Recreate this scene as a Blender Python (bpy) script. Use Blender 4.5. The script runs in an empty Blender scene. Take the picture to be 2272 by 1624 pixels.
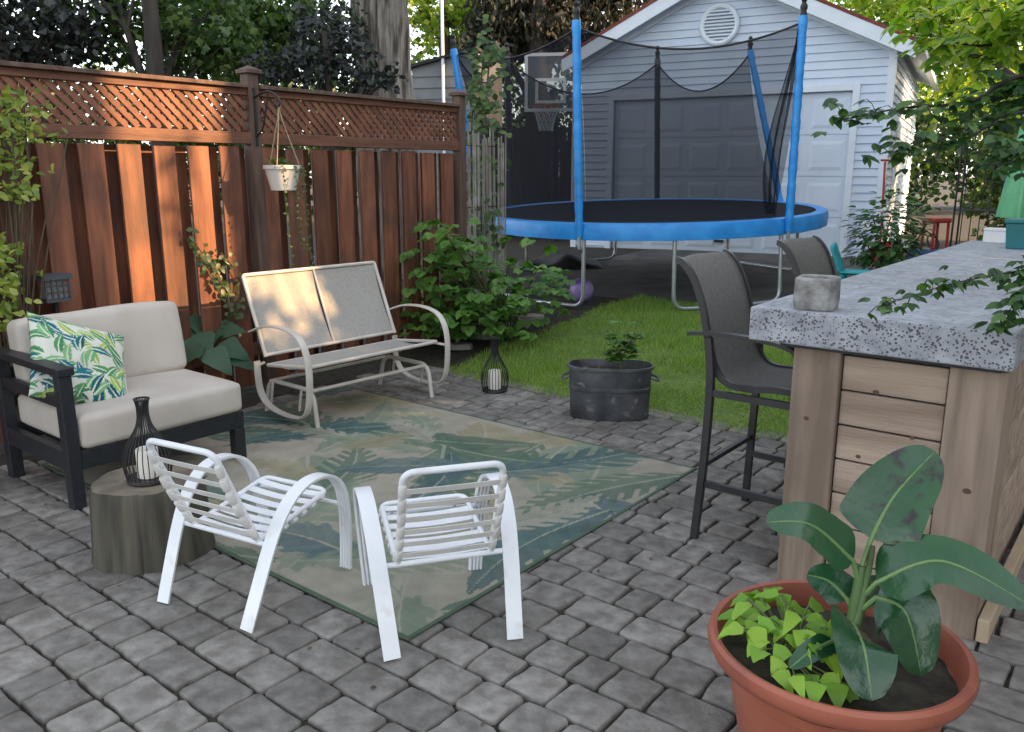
import bpy, bmesh, math, random
import numpy as np
from mathutils import Vector, Matrix
random.seed(7); np.random.seed(7)
PI=math.pi; Rd=math.radians
scn=bpy.context.scene; col=scn.collection
V=Vector
H=1.65; FPX=1850.; CX,CY=1136.,812.; TH=math.atan(427/1850.)
ct,st=math.cos(TH),math.sin(TH)
def ray(px,py):
    dx=(px-CX)/FPX; dz=(CY-py)/FPX
    return V((dx,ct+dz*st,-st+dz*ct))
def G(px,py,z=0.):
    d=ray(px,py); return V((0,0,H))+d*((z-H)/d.z)
def AT(px,py,t): return V((0,0,H))+ray(px,py)*t
AX=Rd(38.5)
U=V((math.sin(AX),math.cos(AX),0)); Q=V((math.cos(AX),-math.sin(AX),0))
def SQ(s,q,z=0.): p=U*s+Q*q; return V((p.x,p.y,z))
def gz(s):
    if s<5.1: return 0.
    if s<7.3: return .1*(s-5.1)
    if s<12.7: return .22+.037*(s-7.3)
    return .42
def gzp(x,y): return gz(U.x*x+U.y*y)

# ------------------------------------------------------------------ mesh builder
class MB:
    def __init__(s): s.v=[]; s.f=[]
    def add(s,vs,fs,M=None):
        o=len(s.v)
        for p in vs:
            p=V(p)
            if M is not None: p=M@p
            s.v.append(tuple(p))
        s.f+=[tuple(i+o for i in f) for f in fs]
        return s
    def box(s,x0,x1,y0,y1,z0,z1,M=None):
        return s.add([(x0,y0,z0),(x1,y0,z0),(x1,y1,z0),(x0,y1,z0),(x0,y0,z1),(x1,y0,z1),(x1,y1,z1),(x0,y1,z1)],
          [(0,3,2,1),(4,5,6,7),(0,1,5,4),(1,2,6,5),(2,3,7,6),(3,0,4,7)],M)
    def bar(s,p,q,w,t,nrm):
        p=V(p);q=V(q);d=(q-p).normalized();n=V(nrm);n=(n-d*n.dot(d)).normalized();a=d.cross(n)
        vs=[]
        for e in (p,q):
            for (i,j) in ((-1,-1),(1,-1),(1,1),(-1,1)): vs.append(e+a*(w/2*i)+n*(t/2*j))
        return s.add(vs,[(0,3,2,1),(4,5,6,7),(0,1,5,4),(1,2,6,5),(2,3,7,6),(3,0,4,7)])
    def tube(s,pts,r,n=10,closed=False):
        pts=[V(p) for p in pts]; m=len(pts)
        rs=r if isinstance(r,(list,tuple)) else [r]*m
        T=[]
        for i in range(m):
            a=pts[i-1] if (i>0 or closed) else pts[i]
            b=pts[(i+1)%m] if (i<m-1 or closed) else pts[i]
            d=b-a
            T.append(d.normalized() if d.length>1e-9 else V((0,0,1)))
        n0=T[0].orthogonal().normalized(); vs=[]
        for i in range(m):
            n0=(n0-T[i]*n0.dot(T[i])).normalized(); b=T[i].cross(n0)
            for k in range(n):
                a=2*PI*k/n; vs.append(pts[i]+(n0*math.cos(a)+b*math.sin(a))*rs[i])
        fs=[]
        for i in range(m if closed else m-1):
            j=(i+1)%m
            for k in range(n):
                l=(k+1)%n; fs.append((i*n+k,i*n+l,j*n+l,j*n+k))
        if not closed: fs+= [tuple(range(n-1,-1,-1)),tuple((m-1)*n+k for k in range(n))]
        return s.add(vs,fs)
    def sweep(s,pts,side,prof,closed=False):
        pts=[V(p) for p in pts]; side=V(side).normalized(); m=len(pts); n=len(prof); vs=[]
        for i in range(m):
            a=pts[i-1] if (i>0 or closed) else pts[i]; b=pts[(i+1)%m] if (i<m-1 or closed) else pts[i]
            t=(b-a).normalized(); nr=t.cross(side).normalized(); sd=nr.cross(t)
            for (x,z) in prof: vs.append(pts[i]+sd*x+nr*z)
        fs=[]
        for i in range(m if closed else m-1):
            j=(i+1)%m
            for k in range(n):
                l=(k+1)%n; fs.append((i*n+k,i*n+l,j*n+l,j*n+k))
        if not closed: fs+=[tuple(range(n-1,-1,-1)),tuple((m-1)*n+k for k in range(n))]
        return s.add(vs,fs)
    def lathe(s,prof,n=32,c=(0,0,0),jit=None,cap=True):
        c=V(c); vs=[]; fs=[]
        for (r,z) in prof:
            for k in range(n):
                a=2*PI*k/n; rr=r*(jit(a,z) if jit else 1); vs.append(c+V((rr*math.cos(a),rr*math.sin(a),z)))
        for i in range(len(prof)-1):
            for k in range(n):
                l=(k+1)%n; fs.append((i*n+k,i*n+l,(i+1)*n+l,(i+1)*n+k))
        if cap and prof[0][0]>1e-6: fs.append(tuple(range(n-1,-1,-1)))
        if cap and prof[-1][0]>1e-6: fs.append(tuple((len(prof)-1)*n+k for k in range(n)))
        return s.add(vs,fs)
    def grid(s,fn,nu,nv,cu=False):
        vs=[fn(i/nu,j/nv) for i in range(nu if cu else nu+1) for j in range(nv+1)]
        fs=[]; w=nv+1; mu=nu if cu else nu+1
        for i in range(nu):
            for j in range(nv):
                a=i*w+j; b=((i+1)%mu)*w+j; fs.append((a,b,b+1,a+1))
        return s.add(vs,fs)
    def prism(s,poly,y0,y1,M=None):   # poly in xz, extruded along y
        n=len(poly); vs=[(x,y0,z) for x,z in poly]+[(x,y1,z) for x,z in poly]
        fs=[tuple(range(n)),tuple(range(2*n-1,n-1,-1))]+[(i,i+n,(i+1)%n+n,(i+1)%n) for i in range(n)]
        return s.add(vs,fs,M)
    def leaf(s,base,d,nrm,L,W,curl=.3,n=4,fold=.15,shape=0,wave=0):
        base=V(base); d=V(d).normalized(); nr=V(nrm); nr=(nr-d*nr.dot(d))
        nr=nr.normalized() if nr.length>1e-6 else d.orthogonal().normalized()
        sd=d.cross(nr); vs=[]; fs=[]; p=base.copy(); ang=0
        ph=random.random()*6
        for i in range(n+1):
            t=i/n
            if shape==0: w=math.sin(PI*min(1,(t*.97+.015))**.8)
            elif shape==2: w=min(1,t*5+.12)*(1-t)**.8*1.25 if t<1 else 0          # heart
            else: w=math.sin(PI*(t*.97+.015))
            w=max(w,.02)*W
            dd=d*math.cos(ang)-nr*math.sin(ang); nn=nr*math.cos(ang)+d*math.sin(ang)
            wv=wave*math.sin(t*17+ph)*W
            wv2=wave*math.sin(t*13+ph*2)*W
            vs+=[p+sd*w+nn*(fold*w+wv),p.copy(),p-sd*w+nn*(fold*w+wv2)]
            p=p+dd*(L/n); ang+=curl/n
        for i in range(n):
            a=i*3; fs+=[(a,a+3,a+4,a+1),(a+1,a+4,a+5,a+2)]
        return s.add(vs,fs)
    def build(s,name,mat,parent=None,smooth=40,bevel=0,seg=2):
        me=bpy.data.meshes.new(name); me.from_pydata(s.v,[],s.f); me.validate(); me.update()
        if smooth:
            me.polygons.foreach_set('use_smooth',[True]*len(me.polygons))
            me.set_sharp_from_angle(angle=Rd(smooth))
        o=bpy.data.objects.new(name,me); col.objects.link(o); me.materials.append(mat)
        if parent: o.parent=parent
        if bevel:
            b=o.modifiers.new('bevel','BEVEL'); b.width=bevel; b.segments=seg; b.limit_method='ANGLE'; b.angle_limit=Rd(40)
        return o
def rpath(pts,rad,n=5):
    pts=[V(p) for p in pts]; out=[pts[0]]
    for i in range(1,len(pts)-1):
        p=pts[i]; a=pts[i-1]-p; b=pts[i+1]-p; ra=min(rad,a.length*.49); rb=min(rad,b.length*.49)
        A=p+a.normalized()*ra; B=p+b.normalized()*rb
        for k in range(n+1):
            t=k/n; out.append(A*(1-t)**2+p*2*t*(1-t)+B*t*t)
    out.append(pts[-1]); return out
def spline(pts,n=6,closed=False):
    pts=[V(p) for p in pts]; m=len(pts); out=[]
    for i in range(m if closed else m-1):
        g=lambda k:(pts[k%m] if closed else pts[max(0,min(m-1,k))])
        a,b,c,d=g(i-1),g(i),g(i+1),g(i+2)
        for k in range(n):
            t=k/n; out.append(.5*((2*b)+(c-a)*t+(2*a-5*b+4*c-d)*t*t+(3*b-a-3*c+d)*t**3))
    if not closed: out.append(pts[-1])
    return out
def thing(name,label,cat,loc=(0,0,0),rz=0,group=None,rx=0):
    o=bpy.data.objects.new(name,None); col.objects.link(o); o.location=loc; o.rotation_euler=(rx,0,rz)
    o['label']=label; o['category']=cat
    if group: o['group']=group
    return o
def tag(o,label,cat,group=None):
    o['label']=label; o['category']=cat
    if group: o['group']=group
    return o
def struct(o,kind='structure'): o['kind']=kind; return o
def dup(root,loc,rz,label):
    r=root.copy(); col.objects.link(r); r.location=loc; r.rotation_euler=(0,0,rz); r['label']=label
    for ch in list(root.children):
        c=ch.copy(); col.objects.link(c); c.parent=r
        for g in list(ch.children):
            d=g.copy(); col.objects.link(d); d.parent=c
    return r

# ------------------------------------------------------------------ materials
def mk(name,c1,c2=None,scale=8,rough=.7,bump=0,bscale=None,stretch=(1,1,1),island=0,metal=0,spec=.5,detail=6,lo=.35,hi=.65,bstretch=None,c3=None,c3scale=3,c3lo=.55,c3hi=.7,bdist=.01):
    m=bpy.data.materials.new(name); m.use_nodes=True; nt=m.node_tree; n=nt.nodes; L=nt.links
    b=n['Principled BSDF']; b.inputs['Roughness'].default_value=rough; b.inputs['Metallic'].default_value=metal
    b.inputs['Specular IOR Level'].default_value=spec
    tc=n.new('ShaderNodeTexCoord'); mp=n.new('ShaderNodeMapping'); mp.inputs['Scale'].default_value=stretch
    L.new(tc.outputs['Object'],mp.inputs['Vector'])
    c2=c2 or tuple(x*.85 for x in c1)
    no=n.new('ShaderNodeTexNoise'); no.inputs['Scale'].default_value=scale; no.inputs['Detail'].default_value=detail
    L.new(mp.outputs[0],no.inputs['Vector'])
    rp=n.new('ShaderNodeValToRGB'); rp.color_ramp.elements[0].position=lo; rp.color_ramp.elements[1].position=hi
    rp.color_ramp.elements[0].color=(*c1,1); rp.color_ramp.elements[1].color=(*c2,1)
    L.new(no.outputs['Fac'],rp.inputs['Fac']); out=rp.outputs['Color']
    if c3:
        n3=n.new('ShaderNodeTexNoise'); n3.inputs['Scale'].default_value=c3scale; n3.inputs['Detail'].default_value=8
        L.new(tc.outputs['Object'],n3.inputs['Vector'])
        mr=n.new('ShaderNodeMapRange'); mr.inputs['From Min'].default_value=c3lo; mr.inputs['From Max'].default_value=c3hi
        L.new(n3.outputs['Fac'],mr.inputs['Value'])
        mx=n.new('ShaderNodeMix'); mx.data_type='RGBA'
        mx.inputs[7].default_value=(*c3,1)
        L.new(mr.outputs[0],mx.inputs[0]); L.new(out,mx.inputs[6]); out=mx.outputs[2]
    if island:
        ge=n.new('ShaderNodeNewGeometry'); mr=n.new('ShaderNodeMapRange')
        mr.inputs['To Min'].default_value=1-island; mr.inputs['To Max'].default_value=1+island
        L.new(ge.outputs['Random Per Island'],mr.inputs['Value'])
        vm=n.new('ShaderNodeVectorMath'); vm.operation='SCALE'
        L.new(out,vm.inputs[0]); L.new(mr.outputs[0],vm.inputs['Scale']); out=vm.outputs[0]
    L.new(out,b.inputs['Base Color'])
    if bump:
        n2=n.new('ShaderNodeTexNoise'); n2.inputs['Scale'].default_value=bscale or scale*4; n2.inputs['Detail'].default_value=8
        L.new(mp.outputs[0] if not bstretch else tc.outputs['Object'],n2.inputs['Vector'])
        bp=n.new('ShaderNodeBump'); bp.inputs['Strength'].default_value=bump; bp.inputs['Distance'].default_value=bdist
        L.new(n2.outputs['Fac'],bp.inputs['Height']); L.new(bp.outputs[0],b.inputs['Normal'])
    return m
def leafmat(name,cs,tr=.3,rough=.45,hue=None):
    m=bpy.data.materials.new(name); m.use_nodes=True; nt=m.node_tree; n=nt.nodes; L=nt.links
    b=n['Principled BSDF']; b.inputs['Roughness'].default_value=rough
    ge=n.new('ShaderNodeNewGeometry'); rp=n.new('ShaderNodeValToRGB'); cr=rp.color_ramp
    cr.elements[0].color=(*cs[0],1); cr.elements[1].color=(*cs[-1],1)
    for i,c in enumerate(cs[1:-1]): e=cr.elements.new((i+1)/(len(cs)-1)); e.color=(*c,1)
    L.new(ge.outputs['Random Per Island'],rp.inputs['Fac']); L.new(rp.outputs[0],b.inputs['Base Color'])
    t=n.new('ShaderNodeBsdfTranslucent'); mx=n.new('ShaderNodeMixShader'); mx.inputs[0].default_value=tr
    g=n.new('ShaderNodeVectorMath'); g.operation='MULTIPLY'; g.inputs[1].default_value=(1.5,1.7,.7)
    L.new(rp.outputs[0],g.inputs[0]); L.new(g.outputs[0],t.inputs['Color'])
    L.new(b.outputs[0],mx.inputs[1]); L.new(t.outputs[0],mx.inputs[2]); L.new(mx.outputs[0],n['Material Output'].inputs[0])
    return m
def attrmat(name,rough=.9,bump=.2,bscale=400,lo=.65,hi=1.3):
    m=bpy.data.materials.new(name); m.use_nodes=True; nt=m.node_tree; n=nt.nodes; L=nt.links
    b=n['Principled BSDF']; b.inputs['Roughness'].default_value=rough; b.inputs['Specular IOR Level'].default_value=.25
    a=n.new('ShaderNodeAttribute'); a.attribute_name='Col'
    tc=n.new('ShaderNodeTexCoord')
    n1=n.new('ShaderNodeTexNoise'); n1.inputs['Scale'].default_value=7; n1.inputs['Detail'].default_value=8
    L.new(tc.outputs['Object'],n1.inputs['Vector'])
    mr=n.new('ShaderNodeMapRange'); mr.inputs['To Min'].default_value=lo; mr.inputs['To Max'].default_value=hi
    L.new(n1.outputs['Fac'],mr.inputs['Value'])
    vm=n.new('ShaderNodeVectorMath'); vm.operation='SCALE'; L.new(a.outputs['Color'],vm.inputs[0]); L.new(mr.outputs[0],vm.inputs['Scale'])
    L.new(vm.outputs[0],b.inputs['Base Color'])
    no=n.new('ShaderNodeTexNoise'); no.inputs['Scale'].default_value=bscale
    bp=n.new('ShaderNodeBump'); bp.inputs['Strength'].default_value=bump; bp.inputs['Distance'].default_value=.003
    L.new(tc.outputs['Object'],no.inputs['Vector']); L.new(no.outputs['Fac'],bp.inputs['Height']); L.new(bp.outputs[0],b.inputs['Normal'])
    return m
m_paver=mk('paver_stone',(.145,.133,.117),(.26,.243,.217),14,.92,.8,34,island=.24,c3=(.115,.105,.09),c3scale=2.2,c3lo=.5,c3hi=.78,detail=10)
m_soil=mk('soil',(.018,.015,.009),(.05,.044,.028),20,.95,.6,60)
m_lawn=mk('lawn_turf',(.09,.14,.025),(.15,.21,.05),5,.95,.5,90)
m_grass=leafmat('grass_blades',[(.13,.23,.035),(.20,.34,.06),(.29,.41,.09),(.40,.43,.15)],.42,.6)
m_drive=mk('driveway_concrete',(.075,.07,.062),(.125,.115,.103),3,.9,.4,60)
m_fence=mk('stained_cedar',(.115,.04,.02),(.23,.085,.042),3,.62,.35,14,stretch=(6,6,.7),island=.32,c3=(.06,.03,.022),c3scale=2.2,c3lo=.47,c3hi=.74)
m_fence2=mk('stained_cedar_rail',(.11,.042,.024),(.18,.075,.042),4,.65,.3,14,stretch=(6,.8,6),island=.15)
m_lattice=mk('lattice_wood',(.14,.05,.028),(.21,.085,.048),6,.65,.2,30,island=.2)
m_post=mk('weathered_post',(.075,.042,.03),(.125,.075,.055),4,.75,.3,20,stretch=(6,6,.8))
m_black=mk('black_powder_coat',(.012,.014,.018),(.02,.022,.027),30,.45,.05,200)
m_cush=mk('cream_fabric',(.47,.42,.37),(.54,.49,.43),4,.95,.25,260,spec=.2)
m_beige=mk('beige_enamel',(.50,.46,.40),(.59,.55,.49),6,.4,.05,80)
m_sling=mk('greige_sling',(.33,.315,.285),(.39,.375,.34),60,.85,.3,500,spec=.2)
m_white=mk('white_enamel',(.70,.72,.74),(.80,.81,.82),5,.38,.06,60,c3=(.60,.58,.53),c3scale=9,c3lo=.6,c3hi=.75)
m_strap=mk('vinyl_strap',(.57,.555,.525),(.67,.655,.62),9,.45,.05,60)
m_stump=mk('bark',(.04,.036,.027),(.10,.09,.066),2.5,.92,.5,12,stretch=(6,6,.7))
m_stumptop=mk('cut_wood',(.12,.10,.07),(.22,.185,.13),9,.88,.4,40,c3=(.06,.05,.036),c3scale=4,c3lo=.45,c3hi=.68)
m_candle=mk('candle_wax',(.78,.73,.63),(.83,.79,.7),3,.5)
m_tub=mk('dark_zinc',(.05,.052,.058),(.125,.128,.135),6,.5,.3,30,metal=.3,c3=(.26,.26,.26),c3scale=10,c3lo=.6,c3hi=.7)
m_terra=mk('terracotta_plastic',(.29,.082,.048),(.36,.11,.064),4,.42,.1,60,c3=(.24,.07,.045),c3scale=5,c3lo=.5,c3hi=.7)
m_conc=mk('concrete_slab',(.27,.283,.31),(.40,.412,.44),9,.7,.3,70,c3=(.21,.223,.245),c3scale=38,c3lo=.5,c3hi=.66,detail=10)
m_cedar=mk('raw_cedar',(.27,.195,.143),(.42,.32,.245),2.2,.8,.4,22,stretch=(.6,7,7),island=.15,c3=(.22,.15,.108),c3scale=1.5)
m_cedarv=mk('raw_cedar_post',(.20,.145,.108),(.345,.26,.198),2.4,.8,.4,22,stretch=(7,7,.5),island=.12,c3=(.16,.11,.08),c3scale=1.5,c3lo=.48,c3hi=.68)
m_ply=mk('pine_ply',(.40,.30,.19),(.48,.37,.25),4,.7,.1)
m_stool=mk('stool_sling',(.125,.12,.11),(.16,.154,.142),60,.8,.3,500,spec=.3)
m_stoolf=mk('dark_bronze',(.02,.02,.022),(.035,.034,.035),9,.4,.05)
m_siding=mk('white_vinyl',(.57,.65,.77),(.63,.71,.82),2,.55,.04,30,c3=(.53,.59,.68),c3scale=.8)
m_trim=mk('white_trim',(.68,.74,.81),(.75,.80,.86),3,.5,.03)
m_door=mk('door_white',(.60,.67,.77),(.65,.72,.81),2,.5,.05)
m_red=mk('red_shingle',(.16,.04,.03),(.24,.065,.05),12,.9,.5,40)
m_blue=mk('blue_vinyl',(.02,.24,.66),(.03,.31,.76),7,.4,.3,25)
m_mat=mk('tramp_mat',(.010,.010,.012),(.016,.016,.018),50,.9,.1,spec=.15)
m_galv=mk('galvanised',(.42,.44,.46),(.52,.53,.55),12,.4,.05,metal=.7)
m_dgrey=mk('grey_pole',(.06,.07,.085),(.08,.09,.105),9,.5)
m_bark=mk('tree_bark',(.05,.042,.034),(.30,.27,.23),4,.92,1.,7,stretch=(3.5,3.5,.45),lo=.36,hi=.62,bdist=.05)
m_darkbark=mk('dark_bark',(.02,.017,.014),(.05,.042,.034),3,.9,.8,12,stretch=(4,4,.6))
m_stem=mk('green_stem',(.10,.14,.04),(.16,.2,.07),9,.6)
m_vinestem=mk('brown_twig',(.06,.04,.025),(.1,.07,.045),9,.8)
m_pot=mk('white_pot',(.58,.56,.52),(.66,.64,.6),5,.5)
m_rope=mk('jute',(.34,.25,.16),(.42,.32,.2),40,.9)
m_grey=mk('grey_siding',(.17,.18,.19),(.22,.23,.235),3,.8,.1)
m_brick=mk('blocker_render',(.32,.29,.26),(.38,.35,.31),2,.9,.1)
m_dkwood=mk('dark_boards',(.035,.024,.018),(.08,.055,.04),3,.85,.3,20,stretch=(5,5,.6))
m_dkroof=mk('dark_roof',(.02,.02,.02),(.04,.04,.04),8,.9,.3,30)
m_teal=mk('teal_plastic',(.01,.30,.33),(.015,.34,.37),5,.4)
m_tealbin=mk('dark_teal_plastic',(.01,.12,.13),(.014,.15,.16),5,.4)
m_redp=mk('red_plastic',(.33,.025,.022),(.38,.035,.03),5,.5)
m_bluep=mk('blue_plastic',(.03,.07,.22),(.04,.09,.26),5,.5)
m_purple=mk('purple_ball',(.10,.05,.2),(.3,.22,.45),4,.35,lo=.45,hi=.55)
m_umb=mk('green_canvas',(.10,.34,.17),(.16,.42,.22),3,.8,.2,30)
m_flag=mk('flagstone',(.2,.18,.16),(.3,.28,.25),6,.9,.5,30,island=.2)
m_flower=mk('white_petals',(.75,.75,.7),(.82,.82,.78),9,.7)
m_rackm=mk('black_iron',(.010,.010,.011),(.016,.016,.016),9,.5)
m_bamboo=mk('pale_bamboo',(.20,.18,.15),(.32,.29,.25),9,.7,island=.3)
m_boxw=mk('white_card',(.62,.62,.62),(.7,.7,.7),4,.7)
m_tarp=mk('black_tarp',(.012,.012,.014),(.03,.03,.033),5,.5,.5,12)
l_mid=leafmat('mid_foliage',[(.02,.045,.014),(.035,.07,.02),(.06,.10,.028)],.3)
l_mid2=leafmat('fresh_foliage',[(.02,.05,.015),(.05,.10,.025),(.12,.18,.05)],.35)
l_bright=leafmat('bright_foliage',[(.07,.14,.02),(.17,.25,.035),(.36,.38,.06)],.5)
l_sunpaint=leafmat('sun_painted_foliage',[(.10,.20,.025),(.24,.36,.045),(.48,.50,.08)],.5)  # backlit sun glow put into the leaf colour itself
l_conif=leafmat('conifer_foliage',[(.012,.016,.008),(.026,.027,.014),(.046,.04,.021)],.15,.7)
l_purp=leafmat('blueish_foliage',[(.014,.018,.022),(.026,.031,.034),(.03,.046,.028)],.2)
l_rasp=leafmat('raspberry_leaves',[(.06,.15,.028),(.10,.22,.04),(.16,.29,.06)],.3)
l_hosta=leafmat('broad_leaves',[(.04,.10,.055),(.06,.13,.075),(.08,.16,.085)],.25)
l_euon=leafmat('variegated_leaves',[(.11,.18,.03),(.24,.31,.05),(.42,.44,.11)],.35)
l_maple=leafmat('maple_leaves',[(.018,.055,.018),(.04,.10,.027),(.10,.19,.045)],.35)
l_lime=leafmat('lime_leaves',[(.13,.30,.022),(.21,.40,.03),(.33,.50,.055)],.3)
l_vine=leafmat('vine_leaves',[(.04,.08,.03),(.08,.12,.04),(.14,.16,.06)],.3)
l_hyd=leafmat('hydrangea_leaves',[(.03,.085,.03),(.055,.14,.04),(.09,.19,.055)],.25)
def bananamat(name,blotch):
    m=mk(name,(.012,.054,.02),(.028,.094,.033),3,.2,.25,30)
    nt=m.node_tree;n=nt.nodes;L=nt.links;b=n['Principled BSDF']
    if blotch:
        src=b.inputs['Base Color'].links[0].from_socket
        tc=n.new('ShaderNodeTexCoord'); no=n.new('ShaderNodeTexNoise'); no.inputs['Scale'].default_value=22; no.inputs['Detail'].default_value=3
        L.new(tc.outputs['Object'],no.inputs['Vector'])
        mr=n.new('ShaderNodeMapRange'); mr.inputs['From Min'].default_value=.52; mr.inputs['From Max'].default_value=.66
        L.new(no.outputs['Fac'],mr.inputs['Value'])
        mx=n.new('ShaderNodeMix'); mx.data_type='RGBA'; mx.inputs[7].default_value=(.025,.02,.017,1)
        L.new(mr.outputs[0],mx.inputs[0]); L.new(src,mx.inputs[6]); L.new(mx.outputs[2],b.inputs['Base Color'])
    return m
l_ban=bananamat('banana_leaf',False); l_banb=bananamat('banana_leaf_blotched',True)
m_midrib=mk('leaf_midrib',(.10,.19,.055),(.15,.24,.08),9,.4)
m_bstem=mk('banana_stem',(.055,.11,.035),(.10,.165,.05),7,.4,c3=(.06,.05,.03),c3scale=12,c3lo=.5,c3hi=.7)
def pitmat():
    m=mk('concrete_pitted',(.24,.25,.275),(.37,.385,.41),12,.85,.5,50)
    nt=m.node_tree;n=nt.nodes;L=nt.links;b=n['Principled BSDF']
    src=b.inputs['Base Color'].links[0].from_socket
    tc=n.new('ShaderNodeTexCoord'); mp=n.new('ShaderNodeMapping'); L.new(tc.outputs['Object'],mp.inputs[0])
    vo=n.new('ShaderNodeTexVoronoi'); vo.inputs['Scale'].default_value=92; vo.inputs['Randomness'].default_value=1
    L.new(mp.outputs[0],vo.inputs['Vector'])
    no=n.new('ShaderNodeTexNoise'); no.inputs['Scale'].default_value=14; no.inputs['Detail'].default_value=3; L.new(mp.outputs[0],no.inputs['Vector'])
    mr=n.new('ShaderNodeMapRange'); mr.inputs['From Min'].default_value=.32; mr.inputs['From Max'].default_value=.62; mr.inputs['To Min'].default_value=.2; mr.inputs['To Max'].default_value=.46
    L.new(no.outputs['Fac'],mr.inputs['Value'])
    lt=n.new('ShaderNodeMath'); lt.operation='LESS_THAN'; L.new(vo.outputs['Distance'],lt.inputs[0]); L.new(mr.outputs[0],lt.inputs[1])
    mx=n.new('ShaderNodeMix'); mx.data_type='RGBA'; mx.inputs[7].default_value=(.085,.085,.092,1)
    L.new(lt.outputs[0],mx.inputs[0]); L.new(src,mx.inputs[6]); L.new(mx.outputs[2],b.inputs['Base Color'])
    return m
m_pit=pitmat()
def netmat(name,fac,c):
    m=bpy.data.materials.new(name); m.use_nodes=True; nt=m.node_tree;n=nt.nodes;L=nt.links
    b=n['Principled BSDF']; b.inputs['Base Color'].default_value=(*c,1); b.inputs['Roughness'].default_value=.8; b.inputs['Specular IOR Level'].default_value=.1
    t=n.new('ShaderNodeBsdfTransparent'); mx=n.new('ShaderNodeMixShader'); mx.inputs[0].default_value=fac
    L.new(t.outputs[0],mx.inputs[1]); L.new(b.outputs[0],mx.inputs[2]); L.new(mx.outputs[0],n['Material Output'].inputs[0])
    return m
m_net=netmat('black_net',.58,(.014,.017,.024)); m_net2=netmat('bunched_net',.55,(.01,.011,.014))
m_clear=netmat('clear_acrylic',.4,(.25,.28,.31))

# ------------------------------------------------------------------ setting
def sq_sheet(name,mat,ss,qs,dz):
    b=MB(); vs=[];fs=[]
    for s in ss:
        for q in qs: vs.append(SQ(s,q,gz(s)+dz))
    w=len(qs)
    for i in range(len(ss)-1):
        for j in range(w-1): fs.append((i*w+j,i*w+j+1,(i+1)*w+j+1,(i+1)*w+j))
    b.add(vs,[f[::-1] for f in fs]); return struct(b.build(name,mat,smooth=0))
sq_sheet('ground',m_soil,[-150,-10,0,5.1,7.3,12.7,20,300],[-200,-20,0,20,200],-.014)
sq_sheet('lawn',m_lawn,[5.06,5.1,6,7.3,8.35],[-4.75,-2,0,3.2],-.004)
sq_sheet('driveway',m_drive,[8.25,9,12.7,13.5],[-7,-3,0,4.2],-.008)
b=MB(); s=0.0; row=.172
while s<5.0:
    q=-5.05-random.random()*.2
    while q<2.1:
        w=random.choice((.172,.172,.215,.215,.135,.172,.25))
        g=.003
        x0,x1,y0,y1=q+g,q+w-g,s+g,s+row-g
        rr=.018; pts=[]
        cs=((x1-rr,y1-rr,0),(x0+rr,y1-rr,90),(x0+rr,y0+rr,180),(x1-rr,y0+rr,270))
        for ci,(cx,cy,a0) in enumerate(cs):
            k=rr*random.uniform(.6,1.15)
            last=None
            for a in (0,45,90):
                an=Rd(a0+a); last=(cx+k*math.cos(an)+random.uniform(-.003,.003),cy+k*math.sin(an)+random.uniform(-.003,.003)); pts.append(last)
            nx_c=cs[(ci+1)%4]; a1=Rd(nx_c[2]); tgt=(nx_c[0]+rr*math.cos(a1),nx_c[1]+rr*math.sin(a1))
            nrm=(math.cos(Rd(a0+90)),math.sin(Rd(a0+90)))
            for f in (.33,.67):
                j=random.uniform(-.004,.0015); pts.append((last[0]+(tgt[0]-last[0])*f+nrm[0]*j,last[1]+(tgt[1]-last[1])*f+nrm[1]*j))
        cxm=(x0+x1)/2; cym=(y0+y1)/2; tx=random.uniform(-.010,.010); ty=random.uniform(-.010,.010); dz=random.uniform(-.002,.002)
        vs=[];n=len(pts)
        for (ins,z) in ((0,-.035),(0,-.007),(.0015,-.0015),(.005,.0025),(.010,.004)):
            for (x,y) in pts:
                kx=1-ins/((x1-x0)/2); ky=1-ins/((y1-y0)/2)
                xx=cxm+(x-cxm)*kx; yy=cym+(y-cym)*ky
                vs.append(SQ(yy,xx,z+dz+tx*(xx-cxm)+ty*(yy-cym)))
        fs=[]
        for i in range(4):
            for k in range(n): l=(k+1)%n; fs.append((i*n+k,i*n+l,(i+1)*n+l,(i+1)*n+k))
        fs.append(tuple(4*n+k for k in range(n)))
        b.add(vs,fs); q+=w
    s+=row
struct(b.build('patio',m_paver,smooth=30))
# grass
N=88000
ss=np.random.uniform(5.02,8.45,N)-np.abs(np.random.normal(0,.03,N)); qs=np.random.uniform(-4.8,1.6,N)
z=np.where(ss<5.1,0,np.where(ss<7.3,.1*(ss-5.1),.22+.037*(ss-7.3)))-.006
P=np.stack([U.x*ss+Q.x*qs,U.y*ss+Q.y*qs,z],1)
an=np.random.uniform(0,2*PI,N); hh=np.random.uniform(.02,.06,N)*(1+.4*np.sin(ss*3+qs*2)+.3*np.sin(ss*7-qs*5)); ln=np.random.uniform(.005,.05,N); a2=np.random.uniform(0,2*PI,N)
sd=np.stack([np.cos(an),np.sin(an),0*an],1)*.0036
tip=P+np.stack([np.cos(a2)*ln,np.sin(a2)*ln,hh],1)
vv=np.stack([P-sd,P+sd,tip],1).reshape(-1,3); ff=np.arange(3*N).reshape(-1,3)
b=MB(); b.v=[tuple(x) for x in vv.tolist()]; b.f=[tuple(x) for x in ff.tolist()]
g=b.build('grass',m_grass,smooth=0); g['kind']='stuff'; g['label']='mown green grass on the small lawn beyond the patio'; g['category']='grass'
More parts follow.
